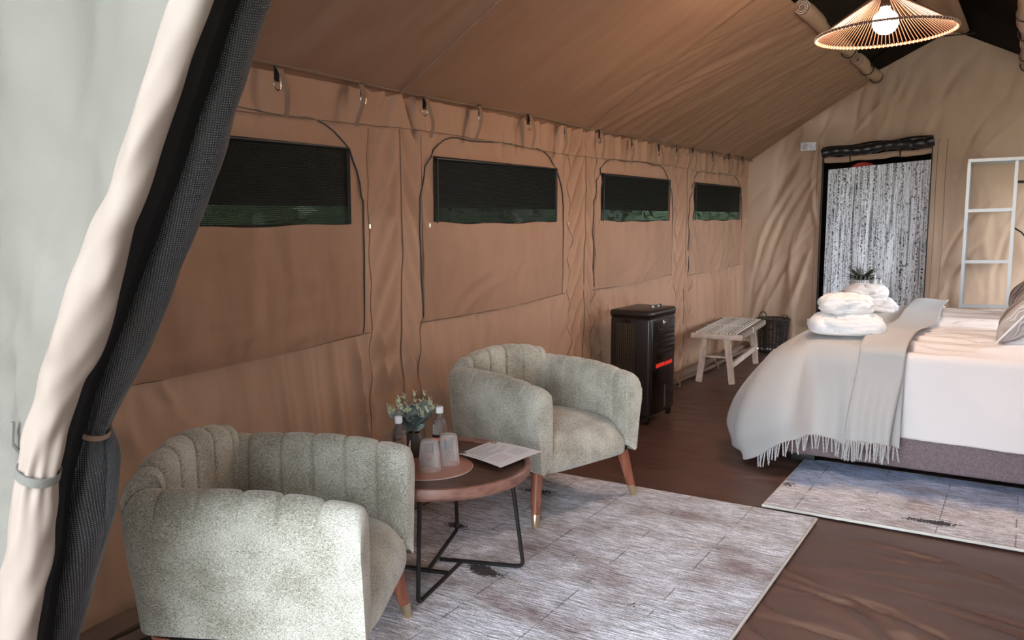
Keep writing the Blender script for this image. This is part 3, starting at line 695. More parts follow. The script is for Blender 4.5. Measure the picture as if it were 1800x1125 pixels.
# gathered mesh tail beside the lower roll
tail = [(1.160, 0.975, 1.05, 0.010), (1.166, 0.975, 1.0, 0.020), (1.158, 0.975, 0.94, 0.022), (1.146, 0.975, 0.88, 0.020), (1.125, 0.965, 0.8, 0.012), (1.10, 0.955, 0.74, 0.003)]
o = cloth_roll('mesh_tail', tail, M['meshroll'], 12, t2, n=50, fold=0.08); o.location = (-1.0, -0.95, 0)
# black sheet standing for inner mesh and the shadowed gap between the rolls
Mz = np.array(sorted([(p[2], p[0]) for p in mt]))
def gapf(U, V):
    xa = np.interp(V, Bz[:, 0], Bz[:, 1]); xb = np.interp(V, Mz[:, 0], Mz[:, 1])
    return xa+(xb-xa)*U-1.0, 0.012*np.sin(U*7)+(YF+0.02+0.13*U)-0.95, V
sheet('mesh_gap_shade', np.linspace(0, 1, 12), lines(0.05, 2.14, 0.03), gapf, M['black_cloth'], t2)

MB().box((0.55, -0.7, 1.6), (0.03, 3.0, 3.3)).box((3.75, -0.7, 1.6), (0.03, 3.0, 3.3)).build('wall_light_blocker', M['canvas_out'], ang=0, kind='structure')  # unseen side panels, added to cut slanting daylight at the entrance
MB().add([(2.95, YF, 0), (W2+0.3, YF, 0), (W2+0.3, YF, 2.2), (2.55, YF, 2.2)], [(0, 1, 2, 3)]).build('wall_front_right', M['canvas_out'], ang=0, kind='structure')  # unseen front panel, added to darken the near left wall
# unseen overhead sheet, added to keep high sky off the front wall
MB().add([(-0.8, -1.1, 3.25), (4.6, -1.1, 3.25), (4.6, YF, 3.35), (-0.8, YF, 3.35)], [(0, 1, 2, 3)]).build('overhead_light_blocker', M['canvas_out'], ang=0, kind='structure')

# ================================================================ eave clips on the left wall
ORD = ['first', 'second', 'third', 'fourth', 'fifth', 'sixth', 'seventh', 'eighth', 'ninth', 'tenth', 'eleventh', 'twelfth', 'thirteenth', 'fourteenth']
def clip(y, z, k):
    t = empty('eave_strap_clip', (0.03, y, z), label='black eave strap with steel ring and canvas tie, %s from the rolled door' % ORD[k], cat='strap clip', group='strap clips along the left eave')
    MB().box((0.004, 0, 0.022), (0.005, 0.026, 0.062)).build('webbing_loop', M['black'], t, ang=0)
    MB().tube([(0.008, 0.017*math.cos(a), -0.022+0.021*math.sin(a)) for a in np.linspace(0, 2*PI, 15)[:-1]], 0.003, 6, closed=True).build('steel_ring', M['chrome'], t)
    s = MB(); off = -0.045 if k % 2 else 0.03; wv = 0.008*math.sin(k*2.3)
    P = []
    for q in np.linspace(0, 1, 12):
        zz = 0.045-0.19*q; yy = off*(0.35+0.9*q)+wv*math.sin(q*6); xx = 0.012+0.022*math.sin(q*PI)
        P.append([(xx, yy-0.017+0.004*q, zz), (xx+0.006, yy, zz-0.003), (xx, yy+0.017-0.004*q, zz)])
    s.grid(P).build('canvas_tie', M['seam'], t, ang=80)  # dark seam colour on the tie stands in for the strap's shadow
for k, (y, z) in enumerate([(2.526, 1.997), (3.044, 1.997), (3.508, 1.990), (4.014, 2.005), (4.543, 2.008), (5.022, 1.99), (5.535, 2.0), (6.115, 1.987), (6.66, 1.982), (7.075, 2.0), (7.475, 2.02), (8.033, 2.01), (8.55, 2.02), (9.02, 2.03)]):
    clip(y, z, k)

# ================================================================ wall-foot canvas roll (mud flap) with cord ties
t = empty('rolled_mud_flap', (0.07, 5.9, 0), label='dark brown rolled canvas skirt lying along the foot of the left wall', cat='canvas roll')
MB().tube([(0.012*math.sin(y*5), y, 0.045+0.006*math.sin(y*9)) for y in np.linspace(-4.4, 3.4, 70)], [0.036+0.006*math.sin(k*1.3) for k in range(70)], 10).build('canvas_tube', M['strap'], t)
MB().tube([(0.055+0.01*math.sin(y*4), y, 0.024) for y in np.linspace(-4.4, 3.4, 70)], 0.018, 8).build('canvas_tube', M['strap'], t)
for y in (0.05, 1.05, 2.1):
    MB().tube([(0.055*math.cos(a)+0.01, y, 0.045+0.05*math.sin(a)) for a in np.linspace(0, 2*PI, 15)[:-1]], 0.006, 6, closed=True).build('cord_tie', M['hem'], t)
    MB().tube([(0.07, y, 0.05), (0.10, y-0.03, 0.02), (0.12, y-0.10, 0.006)], 0.006, 6).build('cord_tail', M['hem'], t)

# ================================================================ doorway: curtain, rolled mesh, red cloth
def curt(U, V):
    H = 0.006*np.sin(U*26+np.sin(V*2))+0.003*np.sin(U*47+1)
    return U, YB+0.13+H, V
cur = sheet('birch_print_curtain', lines(DX0+0.025, DX1+0.06, 0.012), np.linspace(0.03, 1.975, 30), curt, M['birch'], ang=180)
tag(cur, 'pale grey curtain printed with birch trunks hanging in the far doorway', 'curtain')
for v in cur.data.vertices:
    if v.co.z > 1.9: v.co.z += (v.co.x-1.28)*0.075
t = empty('rolled_mesh_blind', (DX0, YB-0.05, DZ), label='black mesh blind rolled up above the far doorway', cat='blind')
n = 40
MB().tube([(-0.005+q*(DX1-DX0+0.02), -0.02, -0.035+0.010*math.sin(q*13)+0.085*q) for q in np.linspace(0, 1, n)], [0.048*(1+0.10*math.sin(k*1.7)+0.06*math.sin(k*3.1)) for k in range(n)], 14).build('mesh_roll', M['meshroll'], t)
MB().tube([(0.0+q*(DX1-DX0), -0.012, 0.018+0.006*math.sin(q*17)+0.085*q) for q in np.linspace(0, 1, n)], 0.010, 6).build('top_edge', M['black_cloth'], t)
t = empty('rolled_canvas_blind', (DX0, YB-0.0, 2.045), label='beige canvas blind rolled under the black mesh roll of the far doorway', cat='blind')
MB().tube([(0.01+q*(DX1-DX0-0.02), 0.0, -0.015+0.065*q-0.01*math.sin(q*PI*3)**2) for q in np.linspace(0, 1, n)], [0.031*(1+0.08*math.sin(k*0.9)) for k in range(n)], 12).build('canvas_roll', M['hem'], t)
for q in (0.26, 0.72):
    MB().tube([(q*(DX1-DX0), 0.041*math.cos(a), 0.04*math.sin(a)-0.012+0.065*q) for a in np.linspace(0, 2*PI, 15)[:-1]], 0.007, 5, closed=True).build('tie_strap', M['black'], t)
t = sheet('red_cloth', np.linspace(1.0, 1.27, 14), np.linspace(0, 1, 8), lambda U, V: (U, YB+0.20+0.02*np.sin(U*40), 1.90+0.11*V*(1-0.5*((U-1.13)/0.14)**2)), M['reddish'])
tag(t, 'red cloth peeking out between curtain top and rolled blind', 'cloth')

# wall tags
t = MB().box((0.612, YB-0.040, 2.176), (0.155, 0.006, 0.085)).build('care_tag', M['tag'], ang=0, label='silvery printed tag stuck on the far wall left of the doorway', cat='tag')
for k in range(5): MB().box((0.575+0.005*(k % 2), YB-0.0435, 2.205-0.013*k), (0.05, 0.001, 0.005)).build('print_line', M['inkdark'], t, ang=0)
t = rbox('wall_socket', (0.714, YB-0.040, 0.325), (0.075, 0.035, 0.075), 0.006, M['white'], label='small white square socket low on the far wall by the doorway', cat='socket')
MB().box((0.714, YB-0.0585, 0.325), (0.03, 0.002, 0.035)).build('rocker', M['tag'], t, ang=0)

# ================================================================ METAL RACK on the far wall
t = empty('metal_rack', (2.135, 9.30, 0), label='open galvanised metal rack with shelves standing against the far wall', cat='rack')
def bar(name, a, b, w=0.028, h=0.028, up=(0, 1, 0), m='metal'): return MB().beam(a, b, w, h, up).build(name, M[m], t, ang=0)
ht = 1.955; dpt = 0.14
for x in (0.0, 0.385, 1.0):
    bar('upright', (x, -dpt, 0), (x, -dpt, ht)); 
    if x != 0.385: bar('upright', (x, 0.06, 0), (x, 0.06, ht-0.01))
bar('top_rail', (-0.01, -dpt, ht+0.01), (1.01, -dpt, ht+0.03), 0.03, 0.03, (0, 0, 1))
bar('top_rail', (-0.01, 0.06, ht), (1.01, 0.06, ht), 0.02, 0.02, (0, 0, 1))
for z in (1.50, 1.02, 0.60):
    bar('shelf_rail', (0.0, -dpt, z), (0.385, -dpt, z+0.012), 0.02, 0.03, (0, 0, 1))
    MB().box((0.19, -0.04, z-0.004), (0.36, 0.19, 0.006)).build('shelf', M['strap'], t, ang=0)
    bar('side_rail', (0, -dpt, z), (0, 0.06, z), 0.018, 0.018, (0, 0, 1))
MB().tube([(0.40, -0.04, ht-0.19), (1.0, -0.04, ht-0.19)], 0.012, 8).build('hanging_rod', M['black'], t)
MB().tube([(0.40, -0.06, 1.34), (0.46, -0.06, 1.30), (0.52, -0.06, 1.22), (0.57, -0.06, 1.20)], 0.008, 6).build('side_hook', M['iron'], t)

# ================================================================ PENDANT LAMP
LX, LY, LZ = 1.975, 4.80, 2.368
t = empty('pendant_lamp', (LX, LY, LZ), label='lit pendant lamp with wide cone shade of brown cords and globe bulb', cat='lamp')
t.rotation_euler = (0, math.radians(-2.5), 0)
RR = 0.332; RT = 0.035; HC = 0.20
c_ = MB(); nC = 96
for k in range(nC):
    a = 2*PI*k/nC
    c_.tube([(RR*math.cos(a), RR*math.sin(a), 0), (RT*math.cos(a), RT*math.sin(a), HC)], 0.0023, 4, cap=False)
c_.build('cord_strings', M['lampwire'], t, kind='stuff')
MB().tube([(RR*math.cos(a), RR*math.sin(a), 0) for a in np.linspace(0, 2*PI, 65)[:-1]], 0.0062, 8, closed=True).build('rim_ring', M['lampwire'], t)
b_ = MB()
for k in range(nC):
    a = 2*PI*(k+0.5)/nC; c = Vector((RR*math.cos(a), RR*math.sin(a), 0)); rad = Vector((math.cos(a), math.sin(a), 0)); tg = Vector((-math.sin(a), math.cos(a), 0))
    b_.tube([c+(rad*math.cos(q)+Vector((0, 0, 1))*math.sin(q))*0.0075+tg*0.002*math.cos(q) for q in np.linspace(0, 2*PI, 9)[:-1]], 0.0022, 4, closed=True)
b_.build('rim_wrapping', mat('rim_cord_highlight', (0.55, 0.38, 0.28), 0.6), t, kind='stuff')  # cord wrapping whose pale colour stands in for highlights on the rim
MB().tube([(RT*math.cos(a), RT*math.sin(a), HC) for a in np.linspace(0, 2*PI, 25)[:-1]], 0.005, 8, closed=True).build('top_ring', M['lampwire'], t)
MB().lathe([(0, 0.235), (0.018, 0.235), (0.022, 0.22), (0.022, 0.15), (0.028, 0.145), (0.028, 0.13), (0, 0.13)], n=20).build('lamp_socket', M['iron'], t)
prof = [(0.0, -0.005)] + [(0.062*math.sin(q), 0.057-0.062*math.cos(q)) for q in np.linspace(0.12, 2.7, 16)] + [(0.020, 0.13), (0, 0.13)]
MB().lathe(prof, n=28).build('globe_bulb', M['bulb'], t, ang=180)
MB().tube([(0, 0, 0.23), (0.005, 0, 0.5), (0.01, 0, 0.80)], 0.004, 6).build('flex', M['black'], t)
ld = bpy.data.lights.new('bulb_light', 'POINT'); ld.energy = 22; ld.color = (1.0, 0.72, 0.50); ld.shadow_soft_size = 0.064
lo = bpy.data.objects.new('bulb_light', ld); COL.objects.link(lo); lo.parent = t; lo.location = (0, 0, -0.075)

# ================================================================ ARMCHAIRS
def make_chair():
    root = empty('armchair')
    xf, hw, R_ = 0.335, 0.375, 0.10; xb = -0.375
    # outer plan path from near arm front (y=-hw) round the back to far arm front
    pts = []
    def add(x, y, nx, ny, seg): pts.append((x, y, nx, ny, seg))
    for q in np.linspace(0, 1, 56): add(xf+(xb+R_-xf)*q, -hw-0.006*math.sin(q*PI), 0, -1, 0)
    for q in np.linspace(0, 1, 14)[1:]:
        a = -PI/2-q*PI/2; add(xb+R_+R_*math.cos(a), -hw+R_+R_*math.sin(a), math.cos(a), math.sin(a), 0 if q <= 0.5 else 1)
    for q in np.linspace(0, 1, 50)[1:]: add(xb-0.025*math.sin(q*PI), -hw+R_+(2*hw-2*R_)*q, -1, 0, 1)
    for q in np.linspace(0, 1, 14)[1:]:
        a = PI-q*PI/2; add(xb+R_+R_*math.cos(a), hw-R_+R_*math.sin(a), math.cos(a), math.sin(a), 1 if q <= 0.5 else 2)
    for q in np.linspace(0, 1, 56)[1:]: add(xb+R_+(xf-xb-R_)*q, hw+0.006*math.sin(q*PI), 0, 1, 2)
    S = [0]
    for a, b in zip(pts, pts[1:]): S.append(S[-1]+math.hypot(a[0]-b[0], a[1]-b[1]))
    idx = [[i for i, p in enumerate(pts) if p[4] == k] for k in range(3)]
    cut1 = idx[1][0]; cut2 = idx[2][0]
    ranges = [(0, cut1), (cut1, cut2), (cut2, len(pts)-1)]
    names = ['side_arm', 'backrest', 'side_arm']
    for k, (i0, i1) in enumerate(ranges):
        s0, s1 = S[i0], S[i1]; rows = []; extra = []
        nch = 6 if k != 1 else 6
        # denser resample so that the channel seams are crisp
        ss = np.linspace(s0, s1, 216)
        A = np.array([(p[0], p[1], p[2], p[3]) for p in pts])
        for s in ss:
            x, y, nx, ny = (np.interp(s, S, A[:, c]) for c in range(4)); l = math.hypot(nx, ny); nx /= l; ny /= l
            t = (s-s0)/(s1-s0)
            if k == 1: h = 0.694+0.068*math.sin(t*PI)**0.75
            else:
                q = t if k == 0 else 1-t      # 0 at arm front
                h = 0.652+0.040*math.sin(min(1, q*1.9)*PI/2)-0.006*float(sstep(0.6, 1, q))-0.010*math.exp(-q/0.02)
            lob = abs(math.sin(PI*t*nch))**0.35
            edge = min(t, 1-t)*(s1-s0); eg = min(1, edge/0.02)
            lob *= 0.45+0.55*eg if (k == 1 or (k == 0 and t > .5) or (k == 2 and t < .5)) else 1
            dsm = abs((t*nch+0.5) % 1-0.5)*(s1-s0)/nch
            puff = 0.0085*lob-0.004-0.008*math.exp(-(dsm/0.0055)**2)
            tk = 0.112
            prof = [(0.050, 0.262, 0), (0.036, 0.270, 0), (0.026, 0.36, 0), (0.010, 0.48, 0), (0.001, h-0.12, 0), (0.001, h-0.066, 0), (0.0040, h-0.063, 0.2), (0.003, h-0.056, 0.9), (0.009, h-0.040, 1), (0.022, h-0.020, 1), (0.040, h-0.006, 1), (0.062, h, 1), (0.084, h-0.004, 1), (0.102, h-0.020, 1), (0.110, h-0.050, 1), (tk, h-0.12, 1), (tk, 0.5, 1), (tk, 0.42, 1), (tk, 0.30, 0.5)]
            row = []
            for j, (d, z, pw) in enumerate(prof):
                pn = pw*puff
                # direction of puff: up on the crown, inward on the inner side
                th = min(1, max(0, (d-0.0)/0.11)); ux = max(-0.7, min(1, (d-0.040)/0.055)); uz = max(0.0, 1-((d-0.05)/0.055)**2) if z > h-0.06 else 0
                row.append((x-nx*(d+pn*ux), y-ny*(d+pn*ux), z+pn*uz))
            rows.append(row)
        mb = MB(); mb.grid(rows)
        # front and mitre caps
        for r_, rev in ((rows[0], False), (rows[-1], True)):
            n0 = len(mb.v); cen = np.mean(np.array(r_), 0)
            mb.add([tuple(p) for p in r_], [tuple(range(len(r_)))])
        me_o = mb.build(names[k], M['fabric'], root, ang=50)
        # piping where the outer panel meets the padded crown
        MB().tube([(r_[6][0], r_[6][1], r_[6][2]) for r_ in rows[1::4]], 0.0022, 5).build('piping', M['fabric'], me_o)
    # seat: waterfall cushion with rolled front
    iw = hw-0.105
    prof = [(-0.24, 0.30), (-0.24, 0.40), (-0.22, 0.425), (-0.1, 0.438), (0.05, 0.442), (0.16, 0.438), (0.235, 0.425), (0.290, 0.398), (0.325, 0.355), (0.338, 0.31), (0.338, 0.27), (0.325, 0.25), (0.25, 0.248), (-0.24, 0.248)]
    # refine profile
    pr = []
    for i in range(len(prof)-1):
        for q in np.linspace(0, 1, 5)[:-1]: pr.append((prof[i][0]*(1-q)+prof[i+1][0]*q, prof[i][1]*(1-q)+prof[i+1][1]*q))
    pr = np.array(pr); pad = np.vstack([pr[-2:], pr, pr[:2]]); sm = (pad[:-4]+2*pad[1:-3]+3*pad[2:-2]+2*pad[3:-1]+pad[4:])/9
    rows = []
    for y in np.concatenate([[-1, -0.995, -0.98, -0.95, -0.9], np.linspace(-0.8, 0.8, 17), [0.9, 0.95, 0.98, 0.995, 1]]):
        e = (1-abs(y)**6)**0.5*0.030; cr = 0.014*(1-y*y)
        rows.append([(p[0]-0.03*(p[0] > 0.1)+e*(p[0] > 0.1), y*iw, p[1]-(0.030-e if p[1] > 0.35 else 0)+(cr if p[1] > 0.4 else 0)) for p in sm])
    mb = MB().grid(rows, closev=True); mb.add(rows[0], [tuple(range(len(rows[0])))]); mb.add(rows[-1], [tuple(range(len(rows[-1])))])
    mb.build('seat', M['fabric'], root, ang=60)
    rbox('seat_base', (0.0, 0, 0.262), (0.58, 0.64, 0.03), 0.008, M['black_cloth'], root)
    for sx, sy in ((1, -1), (1, 1), (-1, -1), (-1, 1)):
        top = Vector((sx*0.265, sy*0.305, 0.255)); bot = Vector((sx*0.305, sy*0.355, 0.012))
        ax = bot-top
        lg = MB(); lg.tube([top+ax*q for q in np.linspace(0, 0.78, 6)], [0.029-0.010*q for q in np.linspace(0, 0.78, 6)], 16)
        l = lg.build('leg', M['legwood'], root)
        MB().tube([top+ax*q for q in (0.76, 0.79, 0.99, 1.0)], [0.0215, 0.0215, 0.0165, 0.015], 16).build('brass_ferrule', M['brass'], l)
    return root
RUGZ = 0.014
ch = make_chair()
ch.location = (0.595, 3.742, RUGZ-0.012); ch.rotation_euler.z = math.radians(-16.4)
tag(ch, 'grey-green upholstered tub armchair behind the round side table, facing right', 'armchair', group='matching tub armchairs')
c2 = copy_tree(ch)
c2.location = (0.715, 1.858, RUGZ-0.012); c2.rotation_euler.z = math.radians(26.5)
tag(c2, 'grey-green upholstered tub armchair in the foreground, nearest the rolled door flaps', 'armchair')

# ================================================================ ROUND SIDE TABLE
TX, TY, TZ, TR = 0.655, 2.735, 0.452, 0.385
t = empty('side_table', (TX, TY, RUGZ), label='round dark walnut side table on black bent iron legs between the armchairs', cat='table')
zt = TZ-RUGZ
MB().lathe([(0, zt-0.03), (TR-0.025, zt-0.03), (TR-0.025, zt-0.004), (0, zt-0.004)], n=72).build('tabletop', M['walnut'], t)
MB().lathe([(TR-0.026, zt-0.034), (TR-0.008, zt-0.036), (TR, zt-0.026), (TR, zt+0.004), (TR-0.004, zt+0.010), (TR-0.018, zt+0.010), (TR-0.026, zt-0.003), (TR-0.026, zt-0.034)], n=72).build('rim', M['walnut_rim'], t)
MB().box((0, 0, zt-0.05), (0.06, 0.56, 0.034), rz=math.radians(-50)).build('batten', M['walnut_rim'], t, ang=0)
ft = [(0.812, 2.397), (0.975, 2.890), (0.500, 3.10), (0.39, 2.60)]
jn = [(0.728, 2.806), (0.635, 2.777), (0.663, 2.66), (0.759, 2.68)]
O = Vector((TX, TY, RUGZ))
for k in range(4):
    fx, fy = ft[k]; c = Vector((TX, TY)); top = c+(Vector((fx, fy))-c)*0.86
    jx, jy = jn[k]
    f3 = Vector((fx, fy, RUGZ+0.010)); t3 = Vector((top.x, top.y, TZ-0.034)); j3 = Vector((jx, jy, RUGZ+0.010))
    u1 = (t3-f3).normalized(); u2 = (j3-f3).normalized(); rb = 0.030; ptl = [t3-O]
    for q in np.linspace(0, 1, 7):
        a = f3+u1*rb; b = f3+u2*rb; ptl.append(a*(1-q)**2+f3*2*q*(1-q)+b*q*q-O)
    ptl.append(j3-O)
    MB().tube(ptl, 0.0085, 8).build('leg', M['iron'], t)

# placemat, glasses, bottles, plant, paper: all stand on the table top
ZS = TZ-0.004
t = empty('round_placemat', (0.645, 2.68, ZS), label='round rose-brown placemat lying on the side table under glasses', cat='placemat')
MB().lathe([(0, 0), (0.186, 0), (0.186, 0.004), (0, 0.004)], n=64).build('mat_disc', M['rose'], t)
MB().tube([(0.1865*math.cos(a), 0.1865*math.sin(a), 0.002) for a in np.linspace(0, 2*PI, 65)[:-1]], 0.0018, 5, closed=True).build('pale_edge', M['white_edge'], t)
ZM = ZS+0.004
def tumbler(x, y, label):
    t = empty('glass_tumbler', (x, y, ZM), label=label, cat='glass', group='upturned ribbed tumblers on the placemat')
    H_ = 0.125; rb, rt = 0.0445, 0.0335
    prof = [(rb, 0)]
    n = 46
    for k in range(1, n):
        q = k/n; r = rb+(rt-rb)*q**1.3; prof.append((r+0.0014*(k % 2), H_*0.93*q))
    prof += [(rt-0.004, H_*0.975), (rt-0.010, H_), (0, H_)]
    inner = [(0, H_-0.010), (rt-0.010, H_-0.010), (rt-0.004, H_*0.9), (rb-0.003, 0.0)]
    mb = MB(); P = []
    for r, z in prof+inner+[prof[0]]:
        P.append([(r*(1+0.010*(j % 2)*(1 if z < H_*0.93 else 0))*math.cos(2*PI*j/56), r*(1+0.010*(j % 2)*(1 if z < H_*0.93 else 0))*math.sin(2*PI*j/56), z) for j in range(56)])
    mb.grid(P, closev=True).build('tumbler_body', M['glass'], t, ang=180)
    return t
tumbler(0.690, 2.640, 'clear ribbed glass tumbler upside down on placemat, left of the pair')
tumbler(0.703, 2.752, 'clear ribbed glass tumbler upside down on placemat, right of the pair')
def bottle(x, y, label, z=ZS):
    t = empty('water_bottle', (x, y, z), label=label, cat='bottle', group='small clear water bottles')
    prof = [(0, 0.0), (0.024, 0.0), (0.030, 0.006)]
    for k in range(30):
        q = k/29; zz = 0.01+0.125*q; prof.append((0.0315-0.0016*abs(math.sin(q*PI*7)), zz))
    for k in range(1, 12):
        q = k/11; prof.append((0.0315-0.019*(q**1.6)-0.0012*abs(math.sin(q*PI*3)), 0.135+0.055*q))
    prof += [(0.0125, 0.196), (0, 0.196)]
    MB().lathe(prof, n=36).build('bottle_body', M['water'], t, ang=70)
    MB().lathe([(0.0322, 0.045), (0.0325, 0.045), (0.0325, 0.098), (0.0322, 0.098)], n=36).build('label_band', M['label'], t)
    o = MB().lathe([(0.0326, 0.084), (0.0329, 0.084), (0.0329, 0.097), (0.0326, 0.097)], n=36).build('label_stripe', M['orange'], t)
    cp = MB(); P = []
    for r, zz in [(0, 0.196), (0.0148, 0.196), (0.0150, 0.200), (0.0150, 0.219), (0.0138, 0.222), (0, 0.222)]:
        P.append([(r*(1+0.03*(j % 2))*math.cos(2*PI*j/36), r*(1+0.03*(j % 2))*math.sin(2*PI*j/36), zz) for j in range(36)])
    cp.grid(P, closev=True).build('white_cap', M['white'], t)
    return t
bottle(0.590, 2.575, 'clear water bottle with white cap standing left of the tumblers')
bottle(0.625, 2.800, 'clear water bottle with white cap behind the right tumbler')
rbox('pink_card', (0.575, 2.662, ZM+0.045), (0.004, 0.075, 0.09), 0.0015, mat('pale_pink_card', (0.62, 0.47, 0.42), 0.6), rz=0.6,
     label='small pale pink card standing behind the left tumbler', cat='card')

def leaf(mb, c, d, n, L_, W_, cup=0.15):
    """oval leaf from 2 x 5 quads"""
    d = d.normalized(); s = d.cross(n).normalized(); n = s.cross(d); rows = []
    for q in np.linspace(0, 1, 6):
        w_ = W_*math.sin(PI*min(1, q*0.97+0.03))**0.6*0.5; p = c+d*L_*q+n*cup*L_*q*q
        rows.append([tuple(p-s*w_+n*w_*0.25), tuple(p), tuple(p+s*w_+n*w_*0.25)])
    mb.grid(rows)
t = empty('eucalyptus_plant', (0.512, 2.770, ZS), label='small bunch of grey-green eucalyptus in a vase on the side table', cat='plant')
MB().lathe([(0, 0), (0.034, 0), (0.042, 0.02), (0.044, 0.06), (0.034, 0.095), (0.028, 0.105), (0.024, 0.105), (0.024, 0.09), (0, 0.09)], n=28).build('vase', M['vase'], t)
rg = random.Random(12); cnt = 0
for k in range(17):
    az = 2*PI*k/17+rg.uniform(-0.2, 0.2); lean = rg.uniform(0.3, 1.35); Lh = rg.uniform(0.13, 0.175)
    st = []; p = Vector((0, 0, 0.095)); d = Vector((math.cos(az)*0.25, math.sin(az)*0.25, 1)).normalized()
    for q in range(7):
        st.append(p.copy()); d = (d+Vector((math.cos(az), math.sin(az), -0.1))*lean*0.16).normalized(); p = p+d*Lh/6
    s_o = MB().tube(st, 0.0016, 5).build('stem', M['stemg'], t)
    for q in range(1, 7):
        top = q >= 5
        for sg in (0, 1):
            a2 = rg.uniform(0, 2*PI) if q % 2 else rg.uniform(0, 2*PI)
            dd = Vector((math.cos(a2+sg*PI), math.sin(a2+sg*PI), 0.35 if not top else 0.9)); nn = Vector((rg.gauss(0, .5), rg.gauss(0, .5)-0.4, 1))
            if top: L_, W_, mm = rg.uniform(0.016, 0.024), rg.uniform(0.007, 0.011), 'leafp'
            else: L_ = rg.uniform(0.038, 0.056); W_ = L_*rg.uniform(0.75, 0.9); mm = 'leafg' if (st[q].z < 0.235 or rg.random() < 0.4) else 'leafp'
            mb = MB(); leaf(mb, st[q], dd, nn, L_, W_); mb.build('leaf', M[mm], t, ang=180); cnt += 1
    for q in range(5):
        a2 = q*2.4; mb = MB(); leaf(mb, st[6]+Vector((0, 0, 0.004*q)), Vector((math.cos(a2), math.sin(a2), 1.1)), Vector((0, 0, 1)), 0.017, 0.007); mb.build('leaf', M['leafp'], t, ang=180)

# printed sheet
t = empty('printed_sheet', (0.81, 2.935, TZ+0.012), label='white printed paper sheet lying at the right edge of the side table', cat='paper')
cn = [Vector((0.674, 2.865, 0)), Vector((0.940-0.004, 2.778, 0)), Vector((0.965, 3.060, 0)), Vector((0.688, 3.110, 0))]
cen = Vector((0.81, 2.935, 0))
def pq(u, v): # u along long side from left(near glasses) to right, v toward the far side
    p = cn[0]*(1-u)*(1-v)+cn[1]*u*(1-v)+cn[2]*u*v+cn[3]*(1-u)*v-cen
    p.z = 0.004*math.sin(u*PI)+0.004*v*math.sin(v*3)-0.004*(1-u)
    return p
mb = MB(); us = np.linspace(0, 1, 13)
top = [[tuple(pq(u, v)+Vector((0, 0, 0.0008))) for v in us] for u in us]; bot = [[tuple(pq(u, v)) for v in us] for u in us]
mb.grid(top); mb.grid(bot)
for e in ([(top[i][0], bot[i][0]) for i in range(13)], [(top[i][-1], bot[i][-1]) for i in range(13)], [(top[0][i], bot[0][i]) for i in range(13)], [(top[-1][i], bot[-1][i]) for i in range(13)]): mb.grid(e)
mb.build('paper_sheet', M['paper'], t, ang=60)
def strip(u0, u1, v0, v1, m, nm='print_line'):
    q = MB(); q.grid([[tuple(pq(u, v)+Vector((0, 0, 0.0014))) for v in (v0, v1)] for u in np.linspace(u0, u1, 5)]); q.build(nm, M[m], t, ang=0)
rg = random.Random(3)
for k in range(13):
    strip(0.08+0.035*k, 0.08+0.035*k+0.010, 0.10+rg.uniform(0, .04), 0.80+rg.uniform(-.2, .08), 'ink')
for k in range(6): strip(0.60+0.045*k, 0.612+0.045*k, 0.10, 0.45, 'inkpink')
for k in range(5): strip(0.62+0.05*k, 0.63+0.05*k, 0.58, 0.88, 'ink')
for k in range(4): strip(0.30+0.07*k, 0.32+0.07*k, 0.04, 0.075, 'inkdark')
def logo(u, v, r, m):
    q = MB(); c = pq(u, v)+Vector((0, 0, 0.0016)); q.lathe([(0, 0), (r, 0.0002)], tuple(c), 20); q.build('round_logo', M[m], t, ang=0)
logo(0.09, 0.90, 0.014, 'inkdark'); logo(0.05, 0.09, 0.012, 'inkdark')
q = MB(); c = pq(0.09, 0.90)+Vector((0, 0, 0.0022)); q.lathe([(0, 0), (0.009, 0.0002)], tuple(c), 20); q.build('round_logo', M['inkpink'], t, ang=0)

# ================================================================ RUGS
def rug(name, x0, x1, y0, y1, m, label):
    t = empty(name, (x0, y0, 0), label=label, cat='rug')
    def top(U, V):
        H = creases(U, V, 60, 71, (x0, x1), (y0, y1), L=(0.1, 0.4), W=(0.02, 0.05), amp=(0.0005, 0.0015))
        e = np.minimum(np.minimum(U-x0, x1-U), np.minimum(V-y0, y1-V)); 
        return U-x0, V-y0, RUGZ*np.clip(e/0.004, 0, 1)**0.5*0.9+0.001+H*np.clip(e/.05, 0, 1)
    sheet('rug_pile', lines(x0, x1, 0.03, (x0+0.004, x1-0.004)), lines(y0, y1, 0.03, (y0+0.004, y1-0.004)), top, m, t)
    W_, D_ = x1-x0, y1-y0
    MB().tube([(0, 0, 0.006), (W_, 0, 0.006), (W_, D_, 0.006), (0, D_, 0.006)], 0.0075, 8, closed=True).build('binding', M['binding'], t)
    return t
rug('large_rug', 0.16, 1.875, 1.75, 4.135, M['rug1'], 'large distressed grey and brown rug under the armchairs and side table')
rug('bedside_rug', 1.60, 3.75, 4.20, 5.16, M['rug2'], 'blue-grey distressed runner rug on the floor beside the bed')

# ================================================================ AIR COOLER
t = empty('air_cooler', (0.325, 5.70, 0), label='tall black evaporative air cooler on castors behind the rear armchair', cat='air cooler')
t.rotation_euler = (0, 0, math.radians(-2))
w_, d_, h_ = 0.31, 0.45, 0.70
rbox('body', (0, 0, 0.05+h_/2), (w_, d_, h_), 0.022, M['cooler'], t)
lid = rbox('lid', (0, 0, 0.775), (w_+0.012, d_+0.014, 0.050), 0.022, M['cooler'], t)
MB().box((0, 0, 0.749), (w_-0.004, d_-0.004, 0.006)).build('lid_gap', M['cooler2'], t, ang=0)
